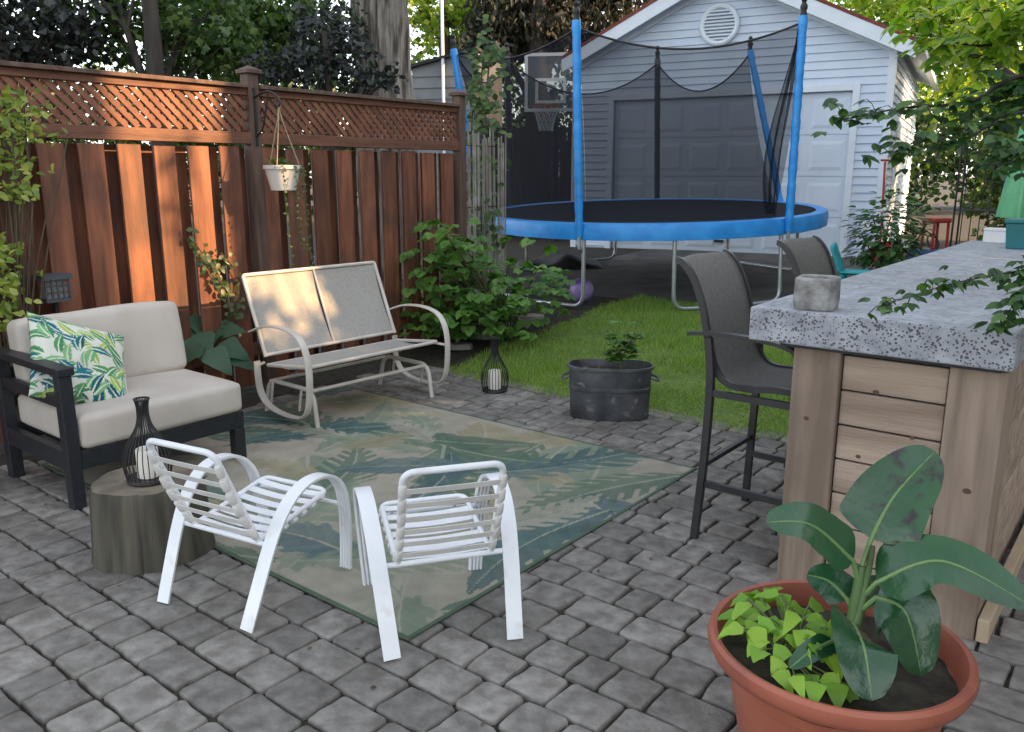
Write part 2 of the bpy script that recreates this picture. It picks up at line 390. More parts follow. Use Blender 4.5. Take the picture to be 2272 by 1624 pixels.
# scattered dry bits on the pavers
b=MB(); rl_=random.Random(4)
for k in range(110):
    s_=rl_.uniform(.6,5); q_=rl_.uniform(-4.9,.6)
    if 2.2<s_<4.7 and -5<q_<-1.7 and rl_.random()<.8: continue
    a=rl_.uniform(0,6.28); b.leaf(SQ(s_,q_,.009),(math.cos(a),math.sin(a),.1),(rl_.uniform(-.4,.4),rl_.uniform(-.4,.4),1),rl_.uniform(.010,.026),rl_.uniform(.003,.008),rl_.uniform(-.6,.6),3)
o=b.build('leaf_litter',leafmat('dry_leaves',[(.05,.035,.015),(.12,.08,.035),(.10,.12,.03)],.2,.8)); o['kind']='stuff'; o['label']='tiny dry leaf bits scattered over the pavers'; o['category']='leaves'

# ------------------------------------------------------------------ leaf clouds & trees
def cloud(blobs,size,up=.5,droop=0,wid=.42):
    PP=[]
    for (c,rad,n) in blobs:
        d=np.random.normal(size=(n,3)); d/=np.linalg.norm(d,axis=1)[:,None]
        rr=np.random.uniform(.25,1,(n,1))**.5
        ph=np.random.uniform(0,6,3); k=1+.22*np.sin(d[:,:1]*5+ph[0])+.18*np.sin(d[:,1:2]*6+ph[1])+.18*np.sin(d[:,2:]*7+ph[2])
        PP.append(np.array(c)+d*rr*k*np.array(rad))
    P=np.concatenate(PP); n=len(P)
    D=np.random.normal(size=(n,3)); D[:,2]-=droop; D/=np.linalg.norm(D,axis=1)[:,None]
    Nn=np.random.normal(size=(n,3)); Nn[:,2]+=up*2
    S=np.cross(D,Nn); S/=np.linalg.norm(S,axis=1)[:,None]; Nn=np.cross(S,D)
    L=size*np.random.uniform(.6,1.35,(n,1)); W=L*wid
    m=P+D*L*.45
    v=np.stack([P,m+S*W+Nn*W*.3,P+D*L,m-S*W+Nn*W*.3],1).reshape(-1,3)
    i=np.arange(n)[:,None]*4
    f=np.concatenate([i+np.array([[0,1,2]]),i+np.array([[0,2,3]])],0)
    b=MB(); b.v=[tuple(x) for x in v.tolist()]; b.f=[tuple(x) for x in f.tolist()]
    return b
def tree(name,label,cat,loc,r,h,blobs,size,lm,bm=None,lean=(0,0),group=None,droop=0,wid=.42):
    bm=bm or m_darkbark
    t=thing(name,label,cat,loc,0,group); x,y,z0=loc
    tb=MB(); tb.tube(spline([(0,0,-.1),(lean[0]*.3,lean[1]*.3,h*.3),(lean[0]*.6+.03,lean[1]*.6,h*.65),(lean[0],lean[1],h)],5),
        [r*(1.15-.75*k/15) for k in range(16)],12)
    for (c,rad,n) in blobs:
        c=V(c)-V(loc); a=V((lean[0]*.5,lean[1]*.5,min(h*.75,max(.4,c.z*.6))))
        mid=(a+c)/2+V((random.uniform(-.15,.15),random.uniform(-.15,.15),.1))
        tb.tube(spline([a,mid,c],4),[r*.4*(1-.09*k) for k in range(9)],7)
        for k in range(4):
            e=c+V((random.uniform(-1,1)*rad[0],random.uniform(-1,1)*rad[1],random.uniform(-.6,1)*rad[2]))*.7
            tb.tube([mid,(mid+e)/2+V((0,0,.05)),e],[r*.2,r*.13,r*.05],5)
    tb.build('trunk',bm,t)
    cl=[(tuple(V(c)-V(loc)),rad,n) for (c,rad,n) in blobs]
    cloud(cl,size,droop=droop,wid=wid).build('crown',lm,t,smooth=0)
    return t
def bl(px,py,t,rad,n): return (tuple(AT(px,py,t)),rad,n)
def base(px,t):
    p=AT(px,400,t); return (p.x,p.y,gzp(p.x,p.y))
tree('leafy_tree','dark leafy tree beyond the fence at the far left of the photo','tree',base(40,8.6),.10,3.5,
     [bl(0,60,8.4,(.8,.8,.6),1300),bl(110,90,8.8,(.7,.7,.4),1100),bl(120,0,8.8,(.8,.8,.6),900)],.085,l_purp)
tree('leafy_tree','slim dark-trunked tree beyond the left half of the fence','tree',base(362,8.8),.12,5,
     [bl(290,60,9.3,(.6,.7,.5),800),bl(440,40,9.2,(.7,.7,.5),1500),bl(460,120,9.3,(.7,.6,.35),1200),bl(250,-60,9,(1,1,.6),800)],.085,l_mid2)
tree('leafy_tree','tree with brighter green leaves left of the thick grey trunk','tree',base(560,10.8),.11,4,
     [bl(520,70,10.6,(.9,.9,.7),2200),bl(640,90,10.8,(.8,.8,.5),1900),bl(600,0,10.8,(1.1,1,.6),1800)],.09,l_mid2)
tree('leafy_tree','purplish dark tree drooping over the fence in front of the thick grey trunk','tree',base(735,9.0),.07,3,
     [bl(720,110,9.0,(.45,.5,.36),800),bl(750,60,9.4,(.28,.4,.4),250),bl(660,150,8.7,(.5,.4,.22),600),bl(820,175,8.9,(.4,.3,.12),260)],.075,l_purp)
t=thing('thick_tree','thick old tree trunk with pale furrowed bark beyond the fence','tree',base(858,11.6))
tb=MB()
def jit(a,z): return 1+.07*math.sin(a*3+z)+.05*math.sin(a*7+z*1.3)+.035*math.sin(a*17+z*.9)+.025*math.sin(a*29-z*1.1)
tb.lathe([(.52,-.2)]+[(.46-.10*min(1,k/8)+.012*math.sin(k*1.7),.3+k*.25) for k in range(15)]+[(.40,4.3),(.3,5.5)],110,(0,0,0),jit)
tb.tube([(.1,0,3.6),(.7,.1,5),(1.2,.2,6.5)],[.22,.17,.1],12); tb.tube([(-.1,0,3.8),(-.6,.1,5.3),(-1.2,.2,7)],[.22,.17,.1],12)
tb.build('trunk',m_bark,t)
cloud([((0,0,6.5),(2.6,2.6,1.3),2600)],.14).build('crown',l_mid,t,smooth=0)
tree('conifer','brown-green drooping conifer behind the garage gable and trampoline','conifer',base(1190,18.5),.25,8,
     [bl(1150,30,18.2,(1.0,1,1.0),3000),bl(1290,0,18.4,(1.2,1,1.1),3200),bl(1220,60,18.2,(.8,.8,.7),1900),bl(1380,-40,18.6,(1.2,1,1),1800),bl(1090,90,18,(.6,.7,.8),1300)],.18,l_conif,droop=1.5,wid=.24)
tree('background_tree','bright green tree seen above the grey shed','tree',base(990,20),.2,6,
     [bl(980,0,20,(1.6,1.4,1.3),3000),bl(1080,80,19.5,(.8,.8,1.1),1400)],.15,l_bright)
tree('background_tree','bright sunlit tree behind the right slope of the garage roof','tree',(9.6,15.6,.42),.2,6,
     [bl(2100,60,17,(1.6,1.4,1.2),3200),bl(2260,130,16.5,(1.5,1.3,1.2),3000),bl(1960,0,18,(1.4,1.3,.9),2000),bl(2200,-50,17,(2,1.5,1.2),2500)],.14,l_sunpaint)
tree('background_tree','dense green tree closing the yard beyond the right side of the garage','tree',(9.3,12.4,.4),.18,5,
     [bl(2340,330,14.6,(1.2,1.3,1.3),2600),bl(2270,440,14.2,(.8,1,.8),1400),((9.3,12.6,4.2),(1.6,1.9,1.8),3200),((8.8,11.7,2.6),(1.1,1.2,1.9),3000),((8.6,13.1,3.0),(.7,.9,1.6),2600)],.13,l_mid2)  # last three crown masses added out of view to block sun
far=[]
for px in range(-250,2700,150):
    tt=random.uniform(25,30); p=AT(px,230,tt); far.append(((p.x,p.y,random.uniform(2.2,3.2)),(2.4,1.6,2.6),2300))
c=cloud(far,.24); o=c.build('far_woods',l_mid,smooth=0); o['kind']='stuff'; o['label']='far mass of green trees behind the yards'; o['category']='trees'

# ------------------------------------------------------------------ fence
FL=V((-3.01,5.18,0))
fe=thing('wooden_fence','tall reddish brown board fence with diagonal lattice top along the left of the patio','fence',FL,-AX)
bays=[(-3.0,-.65),(-.65,1.70),(1.70,4.02)]
for (a,bb) in bays:
    pb=MB(); y=a+.03
    sp=.252
    while y<bb-.06:
        w=.158+random.uniform(-.006,.006)
        y1=min(y+w,bb-.03)
        pb.box(.0,.02,y,y1,.02+random.uniform(-.01,.01),1.845+random.uniform(-.01,.004))
        if y1+.09<bb: pb.box(-.115,-.095,y1-.07,min(y1+sp-w+.05,bb-.02),.02,1.84)
        y+=sp
    pb.build('board_panel',m_fence,fe,smooth=0,bevel=.003,seg=1)
    lb=MB(); z0,z1=1.955,2.225; h=z1-z0; Ly=bb-a-.1; y0=a+.05
    c=-h
    while c<Ly:
        ya=max(c,0); yb=min(c+h,Ly)
        if yb-ya>.02:
            lb.bar((-.006,y0+ya,z0+ya-c),(-.006,y0+yb,z0+yb-c),.034,.008,(1,0,0))
            lb.bar((.006,y0+ya,z1-(ya-c)),(.006,y0+yb,z1-(yb-c)),.034,.008,(1,0,0))
        c+=.078
    lb.build('lattice',m_lattice,fe,smooth=0)
    r=MB(); r.box(-.045,.045,a+.047,bb-.047,1.865,1.95); r.build('middle_rail',m_fence2,fe,smooth=0,bevel=.004)
    r=MB(); r.box(-.03,.03,a+.047,bb-.047,2.215,2.262); r.build('top_rail',m_fence2,fe,smooth=0,bevel=.003)
    r=MB(); r.box(-.065,.065,a+.05,bb-.05,2.264,2.292); r.build('cap_board',m_post,fe,smooth=0,bevel=.004)
    r=MB(); r.box(-.09,-.002,a+.047,bb-.047,.25,.34); r.build('lower_rail',m_fence2,fe,smooth=0)
for y in (-3.0,-.65,1.70,4.02):
    p=MB(); p.box(-.047,.047,y-.047,y+.047,-.1,2.37); po=p.build('post',m_post,fe,smooth=0,bevel=.005)
    p=MB(); p.box(-.07,.07,y-.07,y+.07,2.37,2.40); p.add([(-.06,y-.06,2.40),(.06,y-.06,2.40),(.06,y+.06,2.40),(-.06,y+.06,2.40),(0,y,2.43)],[(0,1,4),(1,2,4),(2,3,4),(3,0,4)]); p.build('post_cap',m_post,po,smooth=0,bevel=.004)
FP=FL+U*1.70   # middle post
br=MB(); o0=FP+Q*.05
def bq(a,z): return o0+Q*a+V((0,0,z))
br.bar(bq(.003,1.85),bq(.003,2.27),.02,.006,Q)
br.tube(spline([bq(.005,2.2),bq(.15,2.235),bq(.27,2.2),bq(.3,2.14),bq(.275,2.12),bq(.26,2.14)],6),.007,8)
br.tube(spline([bq(.005,1.92),bq(.08,1.98),bq(.13,2.1),bq(.17,2.22)],6),.006,8)
br.tube(spline([bq(.06,2.08),bq(.09,2.12),bq(.12,2.08),bq(.09,2.05),bq(.075,2.075)],6),.005,8)
tag(br.build('plant_bracket',m_rackm),'black iron scroll bracket on the fence post holding the hanging basket','bracket')
hb=o0+Q*.285; hk=2.12
hang=thing('hanging_basket','white hanging flower pot with trailing plant on the fence bracket','hanging planter',(hb.x,hb.y,1.53))
b=MB(); b.lathe([(.085,0),(.09,0),(.118,.12),(.123,.15),(.137,.152),(.137,.18),(.127,.18),(.12,.165),(.115,.14)],32); b.build('pot',m_pot,hang)
b=MB(); b.lathe([(0,.15),(.113,.148)],24,cap=False); b.build('soil',m_soil,hang)
b=MB()
for k in range(3):
    a=k*2*PI/3+.5; b.tube([(.13*math.cos(a),.13*math.sin(a),.17),(.02*math.cos(a),.02*math.sin(a),.5),(0,0,hk-1.53)],.0045,6)
b.tube(spline([(0,0,.56),(.012,0,.6),(0,0,.62)],4),.004,6)
b.build('hanger',m_rope,hang)
b=MB()
for k in range(60):
    a=random.uniform(0,2*PI); rr=random.uniform(0,.11); b.leaf((rr*math.cos(a),rr*math.sin(a),.15+random.uniform(0,.06)),(math.cos(a),math.sin(a),random.uniform(.1,1)),(0,0,1),random.uniform(.035,.06),.018,.6,3)
for k in range(6):
    a=-1.2+k*.5+random.uniform(-.2,.2); ln=random.uniform(.25,.8)
    pts=spline([(.1*math.cos(a),.1*math.sin(a),.17),(.15*math.cos(a),.15*math.sin(a),.16),(.16*math.cos(a),.16*math.sin(a),-.1),(.15*math.cos(a)+.03,.15*math.sin(a),-ln)],7)
    b.tube(pts,.0018,4)
    for p in pts[6:]:
        for q in range(2): b.leaf(p,(random.uniform(-1,1),random.uniform(-1,1),random.uniform(-.8,.2)),(random.uniform(-1,1),-1,.3),.024,.009,.2,2)
b.build('trailing_plant',l_vine,hang)

# ------------------------------------------------------------------ cushions
def cush(w,d,h,rad,bulge=.02,n=18):
    bm=bmesh.new(); bmesh.ops.create_cube(bm,size=1); bmesh.ops.subdivide_edges(bm,edges=bm.edges[:],cuts=n,use_grid_fill=True)
    hx,hy,hz=w/2,d/2,h/2; vs=[]
    for v in bm.verts:
        def wp(c):
            c=c*2; return math.copysign(abs(c)**.6,c)/2
        p=V((wp(v.co.x)*w,wp(v.co.y)*d,wp(v.co.z)*h))
        q=V((max(-hx+rad,min(hx-rad,p.x)),max(-hy+rad,min(hy-rad,p.y)),max(-hz+rad,min(hz-rad,p.z))))
        e=p-q
        if e.length>1e-9: p=q+e.normalized()*rad
        bx=max(0,1-(p.x/hx)**4); by=max(0,1-(p.y/hy)**4); bz=max(0,1-(p.z/hz)**2)
        p=V((p.x+bulge*.5*(p.x/hx)*by*bz,p.y+bulge*.5*(p.y/hy)*bx*bz,p.z+bulge*(p.z/hz)*bx*by+.004*math.sin(p.x*9+p.y*5)*bx*by))
        vs.append(p)
    bm.verts.index_update(); fs=[tuple(x.index for x in f.verts) for f in bm.faces]; bm.free(); return vs,fs
so=thing('outdoor_sofa','one-armed cream cushioned outdoor sofa section with black frame against the fence','sofa',(-2.19,3.905,0),PI/2-AX)
W,Dp=1.0,.80
def leg(x,y,z1):
    b=MB(); b.box(x,x+.065,y,y+.065,.0,z1); b.build('leg',m_black,so,smooth=0,bevel=.004)
leg(0,0,.69); leg(0,Dp-.065,.69); leg(W-.065,0,.20); leg(W-.065,Dp-.065,.62)
b=MB(); b.box(.067,W,.003,.045,.202,.30); b.box(.067,W,Dp-.045,Dp-.003,.202,.30); b.box(W-.045,W-.003,.047,Dp-.067,.202,.30); b.box(.003,.045,.067,Dp-.067,.202,.30)
for k in range(6): b.box(.1+k*.14,.18+k*.14,.047,Dp-.047,.275,.292)
b.build('frame',m_black,so,smooth=0,bevel=.003)
b=MB(); b.box(-.008,.076,-.012,Dp+.004,.692,.73); b.box(.014,.052,.067,Dp-.067,.52,.58); b.build('armrest',m_black,so,smooth=0,bevel=.004)
b=MB()
for z in (.40,.56): b.box(.067,W-.067,Dp-.045,Dp-.02,z,z+.06)
b.build('back_rail',m_black,so,smooth=0)
vs,fs=cush(.925,.76,.175,.035,.012); b=MB(); b.add(vs,fs,Matrix.Translation((.535,.366,.388))); b.build('seat_cushion',m_cush,so,smooth=80)
vs,fs=cush(.925,.17,.42,.04,.014); b=MB(); b.add(vs,fs,Matrix.Translation((.535,.655,.675))@Matrix.Rotation(Rd(-9),4,'X')); b.build('back_cushion',m_cush,so,smooth=80)
def paint(nx,ny,w,h,bg,leaves,alpha=1.):
    xs,ys=np.meshgrid(np.linspace(0,w,nx),np.linspace(0,h,ny),indexing='ij')
    C=np.zeros((nx,ny,3))+np.array(bg)
    for (x,y,a,L,Wd,c1,c2,rib,cut,fr) in leaves:
        ca,sa=math.cos(a),math.sin(a); dx=xs-x; dy=ys-y
        u=(dx*ca+dy*sa)/L; v=(-dx*sa+dy*ca)
        v=v-.12*L*np.sin(u*2.6)
        uu=np.clip(u,0,1); prof=Wd*np.sin(PI*uu**.8)**.8*(1+.06*np.sin(u*31)+.05*np.sin(u*53+1))
        ins=(u>0)&(u<1)&(np.abs(v)<prof)
        sv=u*L*fr-np.abs(v)*fr*1.1
        sawt=sv-np.floor(sv)
        if cut>0: ins&=~((sawt<.38)&(np.abs(v)>prof*(1-cut)))
        tt=np.where(v>0,.75,.25)+.5*(sawt-.5)
        tt=np.clip(tt,0,1)[...,None]
        cc=np.array(c1)*(1-tt)+np.array(c2)*tt
        ribm=(np.abs(v)<max(.004,Wd*.05)*(1.2-uu))
        cc=np.where(ribm[...,None],np.array(rib),cc)
        fade=(alpha*np.clip((1-np.abs(v)/(prof+1e-6))*8+.5,0,1))[...,None]
        C=np.where(ins[...,None],C*(1-fade)+cc*fade,C)
    return C
def setcol(o,C):
    me=o.data; at=me.color_attributes.new('Col','FLOAT_COLOR','POINT')
    a=np.ones((C.shape[0],4)); a[:,:3]=C; at.data.foreach_set('color',a.ravel())
rng=random.Random(5)
n=150; pw=.45
lv=[]
pal=[((.01,.11,.17),(.02,.2,.25)),((.04,.2,.09),(.10,.3,.11)),((.25,.38,.06),(.4,.5,.1)),((.008,.07,.11),(.015,.14,.16)),((.16,.36,.16),(.22,.42,.2)),((.05,.2,.1),(.1,.28,.1))]
for i in range(120):
    c=rng.choice(pal); lv.append((rng.uniform(-.05,pw),rng.uniform(-.05,pw),rng.choice((.9,1.4,2.0,2.4,.4,-.4))+rng.uniform(-.3,.3),rng.uniform(.08,.13),rng.uniform(.014,.022),c[0],c[1],(.6,.66,.5),0,40))
C1=paint(n+1,n+1,pw,pw,(.62,.62,.54),lv)
b=MB(); vs=[];fs=[];cols=[]
for sgn in (1,-1):
    o0_=len(vs)
    for i in range(n+1):
        for j in range(n+1):
            x=i/n*2-1; y=j/n*2-1
            k=(1-abs(x)**2.4)*(1-abs(y)**2.4)
            pin=1-.07*(1-x*x)*abs(y)**3; pin2=1-.07*(1-y*y)*abs(x)**3
            vs.append((x*pw/2*pin2,y*pw/2*pin,sgn*(.075*max(0,k)**.55+.0015)+.006*math.sin(x*5+1)*math.sin(y*4)*k))
            cols.append(C1[i,j])
    for i in range(n):
        for j in range(n):
            a=o0_+i*(n+1)+j; q=(a,a+n+1,a+n+2,a+1); fs.append(q if sgn>0 else q[::-1])
b.add(vs,fs); pil=b.build('throw_pillow',attrmat('leaf_print_fabric',.9,.2),smooth=70)
setcol(pil,np.array(cols))
tag(pil,'white throw pillow printed with green and teal leaves leaning on the sofa arm','pillow')
pz=V((.20,-.76,.60)).normalized()
Rz=Matrix.Rotation(PI/2-AX,3,'Z'); nz=Rz@pz; nx=(Rz@V((.92,.22,-.12))); nx=(nx-nz*nx.dot(nz)).normalized(); ny=nz.cross(nx)
pm=Matrix((nx,ny,nz)).transposed()@Matrix.Rotation(Rd(-22),3,'Z')
pil.matrix_world=Matrix.Translation(so.matrix_basis@V((.265,.36,.66)))@pm.to_4x4()@Matrix.Scale(1.17,4)

# ------------------------------------------------------------------ rug
rw,rl=3.0,2.3; nx_,ny_=400,306
lv=[]; rng=random.Random(31)
pal=[((.035,.085,.092),(.07,.135,.13)),((.06,.115,.085),(.115,.17,.11)),((.25,.225,.13),(.30,.27,.165)),((.05,.105,.125),(.12,.17,.155)),((.15,.21,.15),(.22,.255,.18)),((.30,.285,.225),(.35,.33,.26))]
for i in range(30):
    c=rng.choice(pal[2:]+pal[4:]); lv.append((rng.uniform(-.5,rw),rng.uniform(-.5,rl),rng.uniform(0,6.28),rng.uniform(.7,1.3),rng.uniform(.14,.25),c[0],c[1],(.33,.32,.25),.2,9))
for i in range(30):
    c=rng.choice(pal[:2]+pal[:2]+pal[3:5]); lv.append((rng.uniform(-.5,rw),rng.uniform(-.5,rl),rng.uniform(0,6.28),rng.uniform(.75,1.35),rng.uniform(.12,.23),c[0],c[1],(.27,.30,.23),rng.choice((.0,.25,.5,.65)),rng.choice((7,10))))
for i in range(12):
    c=rng.choice(pal[4:]+pal[2:3]); lv.append((rng.uniform(-.3,rw),rng.uniform(-.3,rl),rng.uniform(0,6.28),rng.uniform(.5,.9),rng.uniform(.07,.13),c[0],c[1],(.20,.25,.19),.45,10))
Cr=paint(nx_+1,ny_+1,rw,rl,(.32,.295,.235),lv,.80)
bord=.018
b=MB(); vs=[];cols=[]
for i in range(nx_+1):
    for j in range(ny_+1):
        x=i/nx_*rw; y=j/ny_*rl
        zz=.011+.0025*math.sin(x*3.1+y)*math.sin(y*2.7)
        vs.append((-x,y,zz))
        e=min(x,rw-x,y,rl-y); cols.append(Cr[i,j] if e>bord else np.array((.08,.12,.08)))
fs=[(i*(ny_+1)+j,i*(ny_+1)+j+1,(i+1)*(ny_+1)+j+1,(i+1)*(ny_+1)+j) for i in range(nx_) for j in range(ny_)]
b.add(vs,fs); rug=b.build('outdoor_rug',attrmat('rug_weave',.75,.3,250),smooth=60)
setcol(rug,np.array(cols)); sm=rug.modifiers.new('thick','SOLIDIFY'); sm.thickness=.005; sm.offset=-1
tag(rug,'large outdoor rug printed with teal, green and beige tropical leaves lying on the patio','rug')
rug.location=(-.376,2.709,0); rug.rotation_euler=(0,0,-AX)

# ------------------------------------------------------------------ stump & lanterns
st_=thing('tree_stump','weathered round tree stump used as a side table in front of the sofa','stump',(-1.60,3.46,0))
def sj(a,z): return 1+.04*math.sin(a*2+.6)+.03*math.sin(a*5+1)+.012*math.sin(a*11+z*4)+.008*math.sin(a*23)-.05*max(0,1-abs(((a-4.9+PI)%(2*PI))-PI)/.05)
b=MB(); b.lathe([(.243,0),(.237,.05),(.231,.15),(.227,.28),(.224,.325),(.216,.345)],160,(0,0,0),sj); b.build('bark',m_stump,st_)
b=MB(); b.lathe([(.2155,.3455),(.205,.35),(.19,.352),(.12,.351),(.05,.354),(0,.353)],160,(0,0,0),sj); b.build('cut_top',m_stumptop,st_)
def lantern(loc,label):
    t=thing('wire_lantern',label,'lantern',loc,0,'black wire candle lanterns')
    b=MB()
    prof=[(.088,.012),(.096,.05),(.098,.09),(.088,.14),(.062,.19),(.036,.235),(.024,.28),(.024,.33),(.030,.36)]
    for k in range(28):
        a=2*PI*k/28; b.tube(spline([(r*math.cos(a),r*math.sin(a),z) for r,z in prof],3),.0023,5)
    for (r,z) in ((.088,.012),(.0305,.36)):
        b.tube([(r*math.cos(2*PI*k/24),r*math.sin(2*PI*k/24),z) for k in range(24)],.004,6,True)
    b.build('wire_cage',m_rackm,t)
    b=MB(); b.lathe([(.09,0),(.092,.004),(.09,.012),(.03,.014),(0,.014)],32); b.build('base',m_rackm,t)
    b=MB(); b.lathe([(.045,.015),(.046,.02),(.046,.135),(.043,.14),(.035,.136),(0,.133)],28,(0,0,0),lambda a,z:1+.02*math.sin(a*12)); c=b.build('candle',m_candle,t)
    b=MB(); b.tube([(0,0,.131),(.002,0,.145)],.0015,5); b.build('wick',m_rackm,c)
    return t
l1=lantern((-1.575,3.42,.357),'black wire bottle lantern with white candle standing on the tree stump')
l2=dup(l1,G(1098,868,0)+V((0,0,.006)),.3,'black wire bottle lantern with white candle on the pavers beside the lawn'); l2.scale=(1.08,1.08,1.16)

# ------------------------------------------------------------------ glider bench
gl=thing('glider_bench','beige metal two-seat glider bench with grey mesh sling in front of the fence','bench',(-1.15,5.87,0),Rd(49))
hw=.58
B0=V((0,.20,.43)); B1=V((0,.42,.97))
def bk(x,t): p=B0.lerp(B1,t); return V((x,p.y+.02*math.sin(PI*t),p.z))
def st_p(x,t): return V((x,-.28+.46*t,.425-.05*t-.02*math.sin(PI*t)))
b=MB(); b.tube(rpath([bk(-hw,0),bk(-hw,1),bk(hw,1),bk(hw,0)],.02,3),.013,10); b.tube([bk(-hw,.02),bk(hw,.02)],.012,10); b.tube([bk(0,.02),bk(0,1)],.009,8); b.build('back_frame',m_beige,gl)
for sx in (-1,1):
    b=MB(); b.grid(lambda a,c,sx=sx:bk(sx*(.012+a*(hw-.024)),.03+c*.94)+V((0,.006*math.sin(PI*a),0)),6,8); b.build('back_sling',m_sling,gl)
b=MB(); b.tube(rpath([st_p(-hw,1),st_p(-hw,0),st_p(hw,0),st_p(hw,1)],.03,3),.013,10); b.tube([st_p(-hw,1),st_p(hw,1)],.012,8); b.build('seat_frame',m_beige,gl)
b=MB(); b.grid(lambda a,c:st_p(-hw+.012+a*(2*hw-.024),.01+c*.97)+V((0,0,.01-.012*math.sin(PI*c))),12,8); b.build('seat_sling',m_sling,gl)
prof=[(-.024,-.005),(.024,-.005),(.024,.004),(.012,.008),(-.012,.008),(-.024,.004)]
for sx in (-1,1):
    x=sx*(hw+.04)
    pts=spline([(x,.30,.60),(x,.12,.655),(x,-.10,.665),(x,-.26,.62),(x,-.335,.50),(x,-.345,.32),(x,-.31,.15),(x,-.21,.085),(x,0,.08),(x,.16,.12),(x,.24,.22),(x,.25,.40)],5)
    b=MB(); b.sweep(pts,(1,0,0),prof); b.tube([(x,.26,.36),(sx*hw,.22,.39)],.01,8); b.tube([(x,-.335,.40),(sx*hw,-.26,.41)],.01,8); b.build('arm_loop',m_beige,gl)
for sx in (-1,1):
    x=sx*(hw-.06)
    b=MB(); b.tube(rpath([(x,-.27,0),(x,-.235,.25),(x,.27,.25),(x,.33,0)],.09,6),.016,10)
    for y in (-.15,.18): b.bar((x+sx*.03,y,.25),(x+sx*.035,y+.03,.10),.022,.005,(1,0,0))
    b.build('leg_frame',m_beige,gl)
b=MB(); b.tube([(-hw+.06,-.2,.24),(hw-.06,-.2,.24)],.012,8); b.build('front_cross_bar',m_beige,gl)
b=MB(); b.tube([(-hw+.06,.26,.24),(hw-.06,.26,.24)],.012,8); b.build('rear_cross_bar',m_beige,gl)

# ------------------------------------------------------------------ white strap chairs
def strap_chair(loc,rz,label):
    t=thing('patio_chair',label,'chair',loc,rz,'white strap patio chairs')
    w=.030; pr=[(-w,-.005)]+[(w,-.005)]
    for k in range(33):
        xx=w-2*w*k/32; pr.append((xx,-.003+.013*abs(math.sin(k*PI/8))**.55))
    for sx in (-1,1):
        pp=[(-.285,0),(-.235,.12),(-.175,.26),(-.115,.37),(-.035,.45),(.06,.482),(.165,.465),(.24,.39),(.272,.27),(.283,.14),(.285,0)]
        pts=spline([(sx*(.222+.07*z),y,z) for y,z in pp],4)
        b=MB(); b.sweep(pts,(1,0,0),pr); b.build('arm_band',m_white,t,smooth=25)
    hw=.172
    def bp(x,k): return V((x,-.15-.175*k-.02*math.sin(PI*k),.295+.395*k))
    b=MB(); b.tube(rpath([bp(-hw,0),bp(-hw,1),bp(hw,1),bp(hw,0)],.045,6),.0118,10); b.build('back_frame',m_white,t)
    def sp(x,k): return V((x,-.15+.40*k,.285+.07*k-.018*math.sin(PI*k)))
    b=MB(); b.tube(rpath([sp(-hw,0),sp(-hw,1),sp(hw,1),sp(hw,0)],.04,5),.0105,10)
    b.tube([sp(-.237,0),sp(.237,0)],.0105,10); b.tube([(-.243,.268,.30),(.243,.268,.30)],.009,8)
    b.tube([(-.13,.268,.30),sp(-.13,1)],.008,6); b.tube([(.13,.268,.30),sp(.13,1)],.008,6)
    b.build('seat_frame',m_white,t)
    b=MB()
    for i in range(6):
        k=.09+i*.146
        pts=[bp(-hw+2*hw*j/8,k)+V((0,-.009-.004*math.sin(PI*j/8),0)) for j in range(9)]
        d=(bp(0,1)-bp(0,0)).normalized()
        b.sweep(pts,d,[(-.0115,-.0014),(.0115,-.0014),(.0115,.0014),(-.0115,.0014)])
        for sx in (-1,1): b.tube([bp(sx*hw,k-.058),bp(sx*hw,k-.046),bp(sx*hw,k+.046),bp(sx*hw,k+.058)],[.0122,.0148,.0148,.0122],12)
    b.build('back_straps',m_strap,t)
    b=MB()
    for i in range(7):
        k=.09+i*.135
        pts=[sp(-hw+2*hw*j/8,k)+V((0,0,.010-.008*math.sin(PI*j/8))) for j in range(9)]
        b.sweep(pts,(0,1,.2),[(-.0165,-.0014),(.0165,-.0014),(.0165,.0014),(-.0165,.0014)])
        for sx in (-1,1): b.tube([sp(sx*hw,k-.03),sp(sx*hw,k-.02),sp(sx*hw,k+.02),sp(sx*hw,k+.03)],[.0112,.0128,.0128,.0112],12)
    b.build('seat_straps',m_white,t)
    return t
ca=strap_chair((-1.04,3.13,.008),Rd(-28),'white strap patio chair with its back to the tree stump')
cb=dup(ca,(-.285,2.92,.012),Rd(17),'white strap patio chair on the near rug corner, its back to the viewer')

# ------------------------------------------------------------------ bar
NL=V((.92,3.19,0))
bar=thing('outdoor_bar','cedar outdoor bar with thick pale concrete top on the right of the patio','bar',NL,-AX)
BL=4.2
b=MB(); b.box(0,.9,0,BL,1.02,1.15)
o=b.build('countertop',m_conc,bar,smooth=0,bevel=.008,seg=3); o.data.materials.append(m_pit)
for p in o.data.polygons:
    if abs(p.normal.z)<.5: p.material_index=1
def post(x0,x1,y0,y1):
    b=MB(); b.box(x0,x1,y0,y1,.0,1.0); b.build('post',m_cedarv,bar,smooth=0,bevel=.006)
post(.15,.33,.09,.13); post(.70,.88,.09,.13); post(.15,.19,.132,.31); post(.84,.88,.132,.31)
post(.15,.19,BL-.3,BL-.1); post(.84,.88,BL-.3,BL-.1); post(.15,.19,2.0,2.2)
def boards(name,fn):
    b=MB(); z=.03
    while z<.98:
        h=min(.135,.998-z); fn(b,z,z+h-.005); z+=.137
    b.build(name,m_cedar,bar,smooth=0,bevel=.004)
boards('end_panel',lambda b,a,c:b.box(.335,.695,.112,.135,a,c))
boards('side_panel',lambda b,a,c:(b.box(.172,.192,.315,1.995,a,c),b.box(.172,.192,2.205,BL-.305,a,c)))
